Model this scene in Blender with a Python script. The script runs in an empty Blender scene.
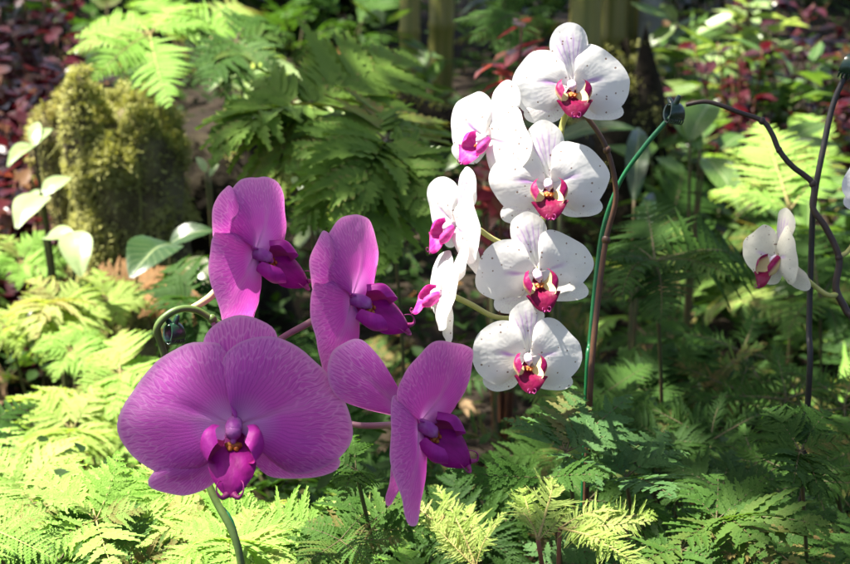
import bpy, math, random
from mathutils import Vector, Matrix, noise
R = math.radians
sc = bpy.context.scene
COL = sc.collection

# ------------------------------------------------------------------ camera
W, H = 850.0, 564.0
PITCH = 18.0
CAM = Vector((0, 0, 1.05))
FPX = W * 50.0 / 24.0
FWD = Vector((0, math.cos(R(PITCH)), -math.sin(R(PITCH))))
RIGHT = Vector((1, 0, 0))
UP = RIGHT.cross(FWD)
def at(px, py, d):
    """the place in the bed that shows at this pixel, d metres deep"""
    return CAM + FWD * d + RIGHT * ((px - W / 2) / FPX * d) + UP * ((H / 2 - py) / FPX * d)
def pix(p):
    v = p - CAM
    d = v.dot(FWD)
    if d < 0.05: return (-9999, -9999, d)
    return (W / 2 + v.dot(RIGHT) / d * FPX, H / 2 - v.dot(UP) / d * FPX, d)
def ground_at(px, py, z=0.2):
    v = FWD + RIGHT * ((px - W / 2) / FPX) + UP * ((H / 2 - py) / FPX)
    return CAM + v * ((z - CAM.z) / v.z)
def cdir(x, y, z):
    return (RIGHT * x + UP * y - FWD * z).normalized()

cam = bpy.data.cameras.new('camera')
cam.sensor_width = 24; cam.lens = 50; cam.clip_start = 0.02; cam.clip_end = 300
cam.dof.use_dof = True; cam.dof.focus_distance = 1.01; cam.dof.aperture_fstop = 12.0; cam.dof.aperture_blades = 7
co = bpy.data.objects.new('camera', cam); COL.objects.link(co)
co.location = CAM; co.rotation_euler = (R(90 - PITCH), 0, 0)
sc.camera = co

# ------------------------------------------------------------------ light
SUN = Vector((-0.42, 0.12, 0.87)).normalized()      # towards the sun
world = bpy.data.worlds.new('World'); sc.world = world; world.use_nodes = True
nt = world.node_tree
sky = nt.nodes.new('ShaderNodeTexSky'); sky.sky_type = 'NISHITA'; sky.sun_disc = False
sky.sun_elevation = math.asin(SUN.z); sky.sun_rotation = math.atan2(SUN.x, SUN.y)
bg = nt.nodes['Background']; bg.inputs[1].default_value = 0.078
sky.dust_density = 3.0; sky.air_density = 0.6; sky.ozone_density = 0.3
nt.links.new(sky.outputs[0], bg.inputs[0])
sl = bpy.data.lights.new('sun', 'SUN'); sl.energy = 5.0; sl.angle = R(0.53); sl.color = (1.0, 0.95, 0.86)
so = bpy.data.objects.new('sun', sl); COL.objects.link(so)
so.rotation_euler = SUN.to_track_quat('Z', 'Y').to_euler(); so.location = SUN * 20
vs = sc.view_settings
vs.view_transform = 'Standard'; vs.look = 'None'; vs.gamma = 1; vs.use_curve_mapping = False
vs.exposure = 2.12
cy = sc.cycles
cy.use_denoising = True
cy.max_bounces = 8; cy.diffuse_bounces = 4; cy.glossy_bounces = 3; cy.transmission_bounces = 6; cy.transparent_max_bounces = 6
cy.sample_clamp_indirect = 6; cy.caustics_reflective = False; cy.caustics_refractive = False

# ------------------------------------------------------------------ small helpers
def gz(x, y):
    """height of the ground: the orchids grow on a low bank nearest the path"""
    return 0.36 * (1 - sstep(1.25, 1.95, y)) + 0.03 * noise.noise(Vector((x * 1.7, y * 1.7, 3))) + 0.012 * noise.noise(Vector((x * 9, y * 9, 1)))
def lerp(a, b, t): return a + (b - a) * t
def sstep(a, b, x):
    t = max(0, min(1, (x - a) / (b - a))); return t * t * (3 - 2 * t)
def catmull(P, n, closed=False):
    P = [Vector(p) for p in P]
    m = len(P); out = []
    segs = m if closed else m - 1
    for i in range(n + 1):
        u = i / n * segs
        k = min(int(u), segs - 1); t = u - k
        g = (lambda j: P[j % m]) if closed else (lambda j: P[max(0, min(m - 1, j))])
        a, b, c, d = g(k - 1), g(k), g(k + 1), g(k + 2)
        out.append(0.5 * ((2 * b) + (c - a) * t + (2 * a - 5 * b + 4 * c - d) * t * t + (3 * b - a - 3 * c + d) * t ** 3))
    return out
def resample(P, n):
    L = [0]
    for i in range(1, len(P)): L.append(L[-1] + (P[i] - P[i - 1]).length)
    out = []; j = 0
    for i in range(n + 1):
        s = L[-1] * i / n
        while j < len(P) - 2 and L[j + 1] < s: j += 1
        t = (s - L[j]) / max(1e-9, L[j + 1] - L[j])
        out.append(P[j].lerp(P[j + 1], min(1, t)))
    return out

class MB:
    def __init__(s):
        s.v = []; s.f = []; s.uv = []; s.uv2 = []; s.t = []; s.mi = []; s.cur = 0
    def add(s, co, uv=(0, 0), tint=0.5, uv2=None):
        s.v.append(tuple(co)); s.uv.append(uv); s.t.append(tint); s.uv2.append(uv2 or (co[0], co[1]))
        return len(s.v) - 1
    def face(s, *i):
        s.f.append(i); s.mi.append(s.cur)
    def grid(s, rows, uvs=None, tint=0.5, closed=False):
        n = len(rows[0]); idx = []
        for a, row in enumerate(rows):
            idx.append([s.add(p, (b / max(1, n - 1), a / max(1, len(rows) - 1)), tint) for b, p in enumerate(row)])
        for a in range(len(rows) - 1):
            for b in range(n if closed else n - 1):
                c = (b + 1) % n
                s.face(idx[a][b], idx[a][c], idx[a + 1][c], idx[a + 1][b])
        return idx
    def tube(s, P, rad, n=8, seg=None, tint=0.5, cap=True, smooth=True):
        """a round stem through P; rad is a number or a list along it"""
        C = catmull(P, seg or (len(P) - 1) * 6) if smooth else [Vector(p) for p in P]
        m = len(C); rows = []
        ref = Vector((0.13, 0.31, 0.94))
        for i, c in enumerate(C):
            T = (C[min(m - 1, i + 1)] - C[max(0, i - 1)]).normalized()
            A = T.cross(ref)
            if A.length < 0.05: A = T.cross(Vector((1, 0, 0)))
            A.normalize(); B = T.cross(A); ref = A.cross(T)
            u = i / (m - 1)
            if isinstance(rad, (list, tuple)):
                q = u * (len(rad) - 1); k = min(int(q), len(rad) - 2); r = lerp(rad[k], rad[k + 1], q - k)
            else: r = rad
            rows.append([c + A * (r * math.cos(2 * math.pi * j / n)) + B * (r * math.sin(2 * math.pi * j / n)) for j in range(n)])
        idx = s.grid(rows, closed=True, tint=tint)
        if cap:
            s.face(*idx[0][::-1]); s.face(*idx[-1])
    def ball(s, c, rx, ry, rz, n=10, m=7, tint=0.5, M=None, jit=0):
        c = Vector(c); rows = []
        for i in range(m + 1):
            th = math.pi * (0.02 + 0.96 * i / m)
            row = []
            for j in range(n):
                a = 2 * math.pi * j / n
                q = Vector((rx * math.sin(th) * math.cos(a), ry * math.sin(th) * math.sin(a), rz * math.cos(th)))
                if jit: q *= 1 + jit * noise.noise(q * 40 + c * 13)
                row.append(c + (M @ q if M else q))
            rows.append(row)
        idx = s.grid(rows, closed=True, tint=tint)
        s.face(*idx[0][::-1]); s.face(*idx[-1])
    def mesh(s, name, mats, smooth=True):
        me = bpy.data.meshes.new(name)
        me.from_pydata(s.v, [], s.f)
        for m in (mats if isinstance(mats, (list, tuple)) else [mats]): me.materials.append(m)
        a = me.attributes.new('tint', 'FLOAT', 'POINT'); a.data.foreach_set('value', s.t)
        for nm, src in (('UVMap', s.uv), ('flat', s.uv2)):
            ul = me.uv_layers.new(name=nm); buf = []
            for f in s.f:
                for i in f: buf.extend(src[i])
            ul.data.foreach_set('uv', buf)
        me.polygons.foreach_set('use_smooth', [smooth] * len(s.f))
        me.polygons.foreach_set('material_index', s.mi)
        me.update()
        return me
    def build(s, name, mats, parent=None, smooth=True):
        return link(name, s.mesh(name, mats, smooth), parent)
def link(name, data, parent=None, mat=None):
    o = bpy.data.objects.new(name, data); COL.objects.link(o)
    if parent is not None: o.parent = parent
    if mat is not None: o.matrix_basis = mat
    return o
def tag(o, label=None, cat=None, group=None, kind=None):
    if label: o['label'] = label
    if cat: o['category'] = cat
    if group: o['group'] = group
    if kind: o['kind'] = kind
    return o
def thing(name, loc, label, cat, group=None):
    o = link(name, None); o.location = loc; o.empty_display_size = 0.02
    return tag(o, label, cat, group)

# ------------------------------------------------------------------ materials
class NT:
    def __init__(s, name):
        s.m = bpy.data.materials.new(name); s.m.use_nodes = True
        s.t = s.m.node_tree; s.t.nodes.clear()
        s.out = s.n('ShaderNodeOutputMaterial')
    def n(s, k, **kw):
        x = s.t.nodes.new(k)
        for a, b in kw.items(): setattr(x, a, b)
        return x
    def l(s, a, b): s.t.links.new(a, b)
    def put(s, sock, v):
        if isinstance(v, bpy.types.NodeSocket): s.l(v, sock)
        else: sock.default_value = v
    def math(s, op, a, b=0.0, c=0.0, clamp=False):
        x = s.n('ShaderNodeMath', operation=op, use_clamp=clamp)
        for i, v in enumerate((a, b, c)): s.put(x.inputs[i], v)
        return x.outputs[0]
    def ramp(s, f, stops, interp='LINEAR'):
        x = s.n('ShaderNodeValToRGB'); cr = x.color_ramp; cr.interpolation = interp
        while len(cr.elements) < len(stops): cr.elements.new(0.5)
        for e, (p, c) in zip(cr.elements, stops):
            e.position = p; e.color = (c, c, c, 1) if isinstance(c, (int, float)) else (*c, 1)
        s.put(x.inputs[0], f)
        return x.outputs[0]
    def mix(s, f, a, b, blend='MIX'):
        x = s.n('ShaderNodeMix', data_type='RGBA', blend_type=blend)
        s.put(x.inputs[0], f)
        for i, v in ((6, a), (7, b)): s.put(x.inputs[i], (*v, 1) if isinstance(v, tuple) and len(v) == 3 else v)
        return x.outputs[2]
    def smooth(s, a, b, x):
        m = s.n('ShaderNodeMapRange', interpolation_type='SMOOTHSTEP')
        s.put(m.inputs[0], x); m.inputs[1].default_value = a; m.inputs[2].default_value = b
        return m.outputs[0]
    def noise(s, vec, scale, detail=3, rough=0.5, out=0):
        x = s.n('ShaderNodeTexNoise'); x.inputs['Scale'].default_value = scale
        x.inputs['Detail'].default_value = detail; x.inputs['Roughness'].default_value = rough
        if vec is not None: s.l(vec, x.inputs['Vector'])
        return x.outputs[out]
    def uv(s, name='UVMap'):
        return s.n('ShaderNodeUVMap', uv_map=name).outputs[0]
    def obj(s): return s.n('ShaderNodeTexCoord').outputs['Object']
    def rnd(s): return s.n('ShaderNodeObjectInfo').outputs['Random']
    def tint(s): return s.n('ShaderNodeAttribute', attribute_name='tint').outputs['Fac']
    def sep(s, v):
        x = s.n('ShaderNodeSeparateXYZ'); s.l(v, x.inputs[0]); return x.outputs
    def comb(s, x=0.0, y=0.0, z=0.0):
        c = s.n('ShaderNodeCombineXYZ')
        for i, v in enumerate((x, y, z)): s.put(c.inputs[i], v)
        return c.outputs[0]
    def finish(s, color, rough=0.5, trans=0.0, tcol=None, spec=0.4, bump=None, bstr=0.3, bdist=0.002, sheen=0.0):
        p = s.n('ShaderNodeBsdfPrincipled')
        s.put(p.inputs['Base Color'], (*color, 1) if isinstance(color, tuple) else color)
        s.put(p.inputs['Roughness'], rough)
        p.inputs['Specular IOR Level'].default_value = spec
        if sheen: p.inputs['Sheen Weight'].default_value = sheen
        nrm = None
        if bump is not None:
            b = s.n('ShaderNodeBump'); b.inputs['Strength'].default_value = bstr; b.inputs['Distance'].default_value = bdist
            s.l(bump, b.inputs['Height']); nrm = b.outputs[0]; s.l(nrm, p.inputs['Normal'])
        res = p.outputs[0]
        if trans:
            t = s.n('ShaderNodeBsdfTranslucent')
            s.put(t.inputs[0], tcol if tcol is not None else ((*color, 1) if isinstance(color, tuple) else color))
            if nrm is not None: s.l(nrm, t.inputs['Normal'])
            mx = s.n('ShaderNodeMixShader'); mx.inputs[0].default_value = trans
            s.l(res, mx.inputs[1]); s.l(t.outputs[0], mx.inputs[2]); res = mx.outputs[0]
        s.l(res, s.out.inputs[0])
        return s.m

def m_leaf(name, dark, light, trans=0.38, rough=0.6, spec=0.13, tipc=None, warm=(1.2, 1.2, 0.5), veins=False):
    """a leaf: colour from plant to plant, from frond to frond and along it"""
    t = NT(name)
    f = t.math('ADD', t.math('MULTIPLY', t.rnd(), 0.55), t.math('MULTIPLY', t.tint(), 0.45))
    c = t.ramp(f, [(0.1, dark), (0.9, light)])
    n = t.noise(t.obj(), 9.0, 3)
    c = t.mix(t.smooth(0.45, 0.75, n), c, t.mix(0.5, c, light))
    if tipc: c = t.mix(t.smooth(0.80, 1.0, t.tint()), c, tipc)
    br = t.math('MULTIPLY', t.smooth(0.72, 0.95, t.rnd()), t.smooth(0.45, 0.85, t.math('ADD', t.math('MULTIPLY', t.tint(), 0.6), t.math('MULTIPLY', n, 0.6))))
    c = t.mix(t.math('MULTIPLY', br, 0.75), c, (0.20, 0.12, 0.045))
    if veins:
        u = t.sep(t.uv()); h = t.math('ABSOLUTE', t.math('SUBTRACT', u[0], 0.5))
        rib = t.math('SUBTRACT', 1.0, t.smooth(0.01, 0.05, h))
        sv = t.math('ABSOLUTE', t.math('SINE', t.math('MULTIPLY', t.math('SUBTRACT', u[1], t.math('MULTIPLY', h, 0.55)), 30.0)))
        vn = t.math('MAXIMUM', rib, t.math('MULTIPLY', t.math('SUBTRACT', 1.0, t.smooth(0.0, 0.22, sv)), 0.6))
        c = t.mix(t.math('MULTIPLY', vn, 0.5), c, (0.40, 0.46, 0.22))
        sp = t.smooth(0.68, 0.74, t.noise(t.obj(), 34.0, 3))
        c = t.mix(t.math('MULTIPLY', sp, 0.7), c, (0.16, 0.10, 0.04))
    tc = t.mix(1.0, c, (*warm, 1), 'MULTIPLY')
    return t.finish(c, rough, trans, tc, spec, bump=t.noise(t.obj(), 60, 2), bstr=0.25, bdist=0.004)

def m_plain(name, a, b, scale=30, rough=0.6, trans=0, spec=0.3, bstr=0.4, bdist=0.002):
    t = NT(name)
    n = t.noise(t.obj(), scale, 4)
    c = t.mix(t.smooth(0.35, 0.7, n), a, b)
    return t.finish(c, rough, trans, None, spec, bump=n, bstr=bstr, bdist=bdist)

def m_purple(name, shape):
    t = NT(name)
    u = t.sep(t.uv()); s_, r_ = u[0], u[1]
    wob = t.noise(t.uv('flat'), 4.0, 2)
    s2 = t.math('ADD', s_, t.math('MULTIPLY', t.math('SUBTRACT', wob, 0.5), 0.05))
    k = {'petal': (104, 4.6), 'sepal': (56, 4.4)}[shape]
    vo = t.n('ShaderNodeTexVoronoi', feature='DISTANCE_TO_EDGE', voronoi_dimensions='2D')
    vo.inputs['Scale'].default_value = 1.0
    t.l(t.comb(t.math('MULTIPLY', s2, k[0]), t.math('MULTIPLY', t.math('POWER', r_, 1.6), k[1]), t.rnd()), vo.inputs['Vector'])
    vein = t.math('SUBTRACT', 1.0, t.smooth(0.0, 0.16, vo.outputs['Distance']))
    fade = t.smooth(0.36, 0.90, r_) if shape == 'petal' else t.smooth(0.1, 0.8, r_)
    vein = t.math('MULTIPLY', vein, fade)
    base = t.ramp(r_, [(0.0, (0.60, 0.44, 0.66)), (0.18, (0.48, 0.22, 0.54)), (0.40, (0.50, 0.082, 0.465)), (0.75, (0.48, 0.082, 0.44)), (1.0, (0.54, 0.18, 0.50))])
    ln = t.math('ABSOLUTE', t.math('SINE', t.math('MULTIPLY', s2, 150.0)))
    base = t.mix(t.math('MULTIPLY', t.math('SUBTRACT', 1.0, t.smooth(0.0, 0.6, ln)), t.math('MULTIPLY', t.smooth(0.05, 0.4, r_), 0.45)), base, (0.27, 0.03, 0.28))
    mid = t.math('ABSOLUTE', t.math('SUBTRACT', s2, 0.52))
    base = t.mix(t.math('MULTIPLY', t.math('SUBTRACT', 1.0, t.smooth(0.0, 0.05, mid)), t.math('SUBTRACT', 0.6, t.math('MULTIPLY', r_, 0.6))), base, (0.48, 0.24, 0.46))
    blot = t.noise(t.uv('flat'), 2.3, 3)
    base = t.mix(t.math('MULTIPLY', t.smooth(0.5, 0.8, blot), 0.35), base, (0.31, 0.07, 0.36))
    c = t.mix(t.math('MULTIPLY', vein, 0.38), base, (0.66, 0.38, 0.64))
    c = t.mix(t.smooth(0.955, 0.99, r_), c, (0.54, 0.27, 0.50))
    tc = t.mix(1.0, c, (1.3, 0.9, 1.05, 1), 'MULTIPLY')
    b = t.math('ADD', t.math('MULTIPLY', ln, 0.25), t.noise(t.uv('flat'), 90, 2))
    return t.finish(c, 0.5, 0.50, tc, 0.25, bump=b, bstr=0.10, bdist=0.01, sheen=0.0)

def m_white(name, shape, cream=False):
    t = NT(name)
    u = t.sep(t.uv()); s_, r_ = u[0], u[1]
    wob = t.noise(t.uv('flat'), 5.0, 2)
    s2 = t.math('ADD', s_, t.math('MULTIPLY', t.math('SUBTRACT', wob, 0.5), 0.04))
    white = (0.74, 0.71, 0.58) if cream else (0.77, 0.755, 0.725)
    lilac = (0.50, 0.28, 0.60)
    c = t.mix(t.smooth(0.2, 0.0, r_), (*white, 1), (0.72, 0.66, 0.70, 1))
    mid = t.math('ABSOLUTE', t.math('SUBTRACT', s2, 0.5))
    if shape == 'petal':
        band = t.math('SUBTRACT', 1.0, t.smooth(0.0, 0.055, mid))
        along = t.math('MULTIPLY', t.smooth(0.12, 0.30, r_), t.math('SUBTRACT', 1.0, t.smooth(0.34, 0.62, r_)))
        fm = t.math('MULTIPLY', t.math('MULTIPLY', band, along), t.math('ADD', 0.5, t.math('MULTIPLY', t.rnd(), 0.5)))
        c = t.mix(fm, c, lilac)
    elif shape == 'dorsal':
        ln = t.math('ABSOLUTE', t.math('SINE', t.math('MULTIPLY', s2, 50.0)))
        ln = t.math('SUBTRACT', 1.0, t.smooth(0.0, 0.75, ln))
        along = t.math('MULTIPLY', t.smooth(0.18, 0.42, r_), t.math('SUBTRACT', 1.0, t.smooth(0.62, 0.9, r_)))
        ac = t.math('SUBTRACT', 1.0, t.smooth(0.10, 0.26, mid))
        c = t.mix(t.math('MULTIPLY', t.math('MULTIPLY', ln, along), t.math('MULTIPLY', ac, 0.75)), c, lilac)
        c = t.mix(t.math('MULTIPLY', t.math('MULTIPLY', along, ac), 0.22), c, lilac)
    else:
        blush = t.math('MULTIPLY', t.math('SUBTRACT', 1.0, t.smooth(0.15, 0.75, r_)), 0.5)
        c = t.mix(blush, c, (0.60, 0.30, 0.55))
        d2 = t.n('ShaderNodeTexVoronoi', voronoi_dimensions='2D'); d2.inputs['Scale'].default_value = 24
        t.l(t.uv('flat'), d2.inputs['Vector'])
        fl = t.math('MULTIPLY', t.math('SUBTRACT', 1.0, t.smooth(0.12, 0.3, d2.outputs['Distance'])), t.math('SUBTRACT', 0.6, t.math('MULTIPLY', r_, 0.5)), clamp=True)
        c = t.mix(fl, c, (0.42, 0.12, 0.38))
    off = t.comb(t.math('MULTIPLY', t.rnd(), 37.0), t.math('MULTIPLY', t.rnd(), 19.0), 0.0)
    va = t.n('ShaderNodeVectorMath', operation='ADD'); t.l(t.uv('flat'), va.inputs[0]); t.l(off, va.inputs[1])
    vo = t.n('ShaderNodeTexVoronoi', voronoi_dimensions='2D'); vo.inputs['Scale'].default_value = 6.4
    t.l(va.outputs[0], vo.inputs['Vector'])
    vr = t.sep(vo.outputs['Color'])
    rad = t.math('MULTIPLY', t.math('SUBTRACT', vr[0], 0.50, clamp=True), 0.24)
    dist = t.math('ADD', vo.outputs['Distance'], t.math('MULTIPLY', t.noise(t.uv('flat'), 40, 3), 0.10))
    dot = t.math('LESS_THAN', dist, t.math('ADD', rad, 0.045))
    dot = t.math('MULTIPLY', dot, t.math('GREATER_THAN', vr[0], 0.52))
    c = t.mix(t.math('MULTIPLY', dot, 0.85), c, (0.20, 0.10, 0.05))
    tc = t.mix(1.0, c, (1.0, 0.98, 0.95, 1), 'MULTIPLY')
    lines = t.math('SINE', t.math('MULTIPLY', s2, 170.0))
    return t.finish(c, 0.5, 0.48, tc, 0.22, bump=t.math('ADD', t.math('MULTIPLY', lines, 0.015), t.noise(t.uv('flat'), 4, 2)), bstr=0.05, bdist=0.03)

def m_lip(name, a, b, c0, thr):
    """magenta lip, pale towards its inner base (UV v)"""
    t = NT(name)
    u = t.sep(t.uv())
    n = t.noise(t.uv('flat'), 7, 3)
    stripe = t.smooth(0.0, 0.5, t.math('ABSOLUTE', t.math('SINE', t.math('ADD', t.math('MULTIPLY', u[0], 22.0), t.math('MULTIPLY', n, 3.0)))))
    c = t.mix(t.smooth(0.35, 0.7, n), a, b)
    c = t.mix(t.math('MULTIPLY', t.math('SUBTRACT', 1.0, stripe), 0.35), c, b)
    c = t.mix(t.smooth(thr + 0.12, thr - 0.10, u[1]), c, c0)
    return t.finish(c, 0.5, 0.25, None, 0.18, bump=n, bstr=0.08, bdist=0.02)

M = {}
M['pp'] = m_purple('purple_petal', 'petal'); M['ps'] = m_purple('purple_sepal', 'sepal')
for k in ('petal', 'dorsal', 'lateral'):
    M['w' + k] = m_white('white_' + k, k); M['c' + k] = m_white('cream_' + k, k, True)
M['plip'] = m_lip('purple_lip', (0.28, 0.006, 0.19), (0.19, 0.004, 0.12), (0.40, 0.10, 0.10), -0.2)
M['pside'] = m_lip('purple_side_lobe', (0.38, 0.025, 0.29), (0.30, 0.014, 0.21), (0.22, 0.010, 0.09), 0.30)
M['wlip'] = m_lip('white_lip', (0.19, 0.004, 0.048), (0.13, 0.003, 0.028), (0.7, 0.35, 0.2), -0.2)
M['wside'] = m_lip('white_side_lobe', (0.26, 0.007, 0.09), (0.19, 0.005, 0.05), (0.66, 0.56, 0.28), 0.60)
M['slip'] = m_lip('bright_lip', (0.42, 0.012, 0.20), (0.58, 0.09, 0.32), (0.8, 0.5, 0.6), -0.2)
M['pcol'] = m_plain('purple_column', (0.38, 0.055, 0.34), (0.50, 0.20, 0.44), 9, 0.45, 0.25)
M['wcol'] = m_plain('white_column', (0.75, 0.66, 0.72), (0.70, 0.48, 0.66), 9, 0.45, 0.25)
M['callus'] = m_plain('yellow_callus', (0.42, 0.17, 0.02), (0.33, 0.04, 0.02), 30, 0.4, 0.1)
M['tendril'] = m_plain('tendril', (0.26, 0.015, 0.15), (0.32, 0.04, 0.16), 12, 0.45, 0.2)

# ------------------------------------------------------------------ orchid flowers
# outlines in flower halves: x to the right, y up, seen from the front; each starts and ends at the centre
OUT = {
 'purple': dict(
   petal_r=[(0.0, 0.02), (0.03, 0.14), (-0.05, 0.32), (-0.11, 0.52), (0.0, 0.68), (0.21, 0.745), (0.42, 0.71), (0.62, 0.60), (0.84, 0.37), (0.97, 0.15), (1.0, -0.06), (0.91, -0.26), (0.70, -0.40), (0.47, -0.43), (0.31, -0.33), (0.17, -0.17), (0.03, -0.03)],
   petal_l=[(0.0, 0.02), (-0.03, 0.14), (-0.02, 0.34), (-0.02, 0.56), (-0.12, 0.67), (-0.28, 0.70), (-0.45, 0.68), (-0.68, 0.52), (-0.89, 0.27), (-1.0, 0.04), (-0.97, -0.17), (-0.82, -0.36), (-0.60, -0.475), (-0.385, -0.48), (-0.21, -0.33), (-0.10, -0.15), (-0.03, -0.03)],
   dorsal=[(0, 0.03), (-0.07, 0.15), (-0.20, 0.38), (-0.29, 0.62), (-0.21, 0.83), (0.03, 0.945), (0.26, 0.88), (0.36, 0.70), (0.27, 0.42), (0.08, 0.16)],
   lat_l=[(0, -0.04), (-0.2, -0.06), (-0.45, -0.20), (-0.66, -0.38), (-0.75, -0.52), (-0.63, -0.61), (-0.42, -0.635), (-0.2, -0.54), (-0.06, -0.30)],
   lat_r=[(0, -0.04), (0.2, -0.04), (0.45, -0.14), (0.70, -0.22), (0.885, -0.32), (0.82, -0.43), (0.60, -0.49), (0.28, -0.47), (0.07, -0.26)]),
 'white': dict(
   petal_r=[(0.02, 0.02), (0.07, 0.18), (0.08, 0.42), (0.14, 0.60), (0.30, 0.68), (0.50, 0.63), (0.74, 0.48), (0.93, 0.30), (1.0, 0.08), (0.93, -0.14), (0.80, -0.33), (0.58, -0.46), (0.40, -0.48), (0.25, -0.34), (0.14, -0.17), (0.03, -0.03)],
   petal_l=[(-0.02, 0.02), (-0.07, 0.18), (-0.10, 0.40), (-0.20, 0.56), (-0.36, 0.62), (-0.55, 0.59), (-0.77, 0.44), (-0.95, 0.24), (-1.0, 0.02), (-0.92, -0.2), (-0.76, -0.38), (-0.56, -0.50), (-0.40, -0.50), (-0.24, -0.36), (-0.12, -0.17), (-0.03, -0.03)],
   dorsal=[(0, 0.03), (-0.09, 0.16), (-0.24, 0.40), (-0.33, 0.66), (-0.26, 0.89), (-0.02, 1.02), (0.22, 0.91), (0.31, 0.68), (0.24, 0.42), (0.09, 0.16)],
   lat_l=[(0, -0.04), (-0.16, -0.04), (-0.42, -0.14), (-0.68, -0.30), (-0.77, -0.46), (-0.69, -0.58), (-0.48, -0.63), (-0.20, -0.56), (-0.05, -0.36), (-0.01, -0.16)],
   lat_r=[(0, -0.04), (0.16, -0.03), (0.46, -0.10), (0.76, -0.25), (0.89, -0.42), (0.82, -0.54), (0.58, -0.58), (0.28, -0.54), (0.07, -0.36), (0.01, -0.16)]),
}
def leafsheet(mb, outline, zf, rnd, ns=54, nr=15, jag=0.012, amp=0.06):
    P = resample(catmull([(x, y, 0) for x, y in outline], 140), ns)
    b = P[0].lerp(P[-1], 0.5)
    ph = rnd.uniform(0, 50)
    idx = []
    for k in range(nr + 1):
        r = (k / nr) ** 0.85; row = []
        for i, p in enumerate(P):
            q = b + (p - b) * (r * (1 + jag * r * noise.noise(Vector((i * 0.33, ph, 0))) + amp * r * noise.noise(Vector((p.x * 1.8, p.y * 1.8, ph * 3)))))
            s = i / ns
            z = zf(q.x, q.y, r, s) - 0.02 * math.exp(-((s - .5 - .06 * noise.noise(Vector((r * 2, ph, 1)))) / .03) ** 2) * (1 - r) + 0.03 * r * r * noise.noise(Vector((q.x * 2.2, q.y * 2.2, ph + 5))) + 0.018 * r * r * noise.noise(Vector((q.x * 4.5, q.y * 4.5, ph))) + 0.012 * r ** 5 * math.sin(s * 31 + ph)
            row.append(mb.add((q.x, q.y, z), (s, r)))
        idx.append(row)
    for k in range(nr):
        for i in range(ns):
            mb.face(idx[k][i], idx[k + 1][i], idx[k + 1][i + 1], idx[k][i + 1])
def surf(mb, rows, nu=14, nv=14):
    C = [catmull(r, nu) for r in rows]
    cols = [catmull([c[i] for c in C], nv) for i in range(nu + 1)]
    g = [[cols[i][j] for i in range(nu + 1)] for j in range(nv + 1)]
    mb.grid(g)

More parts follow.
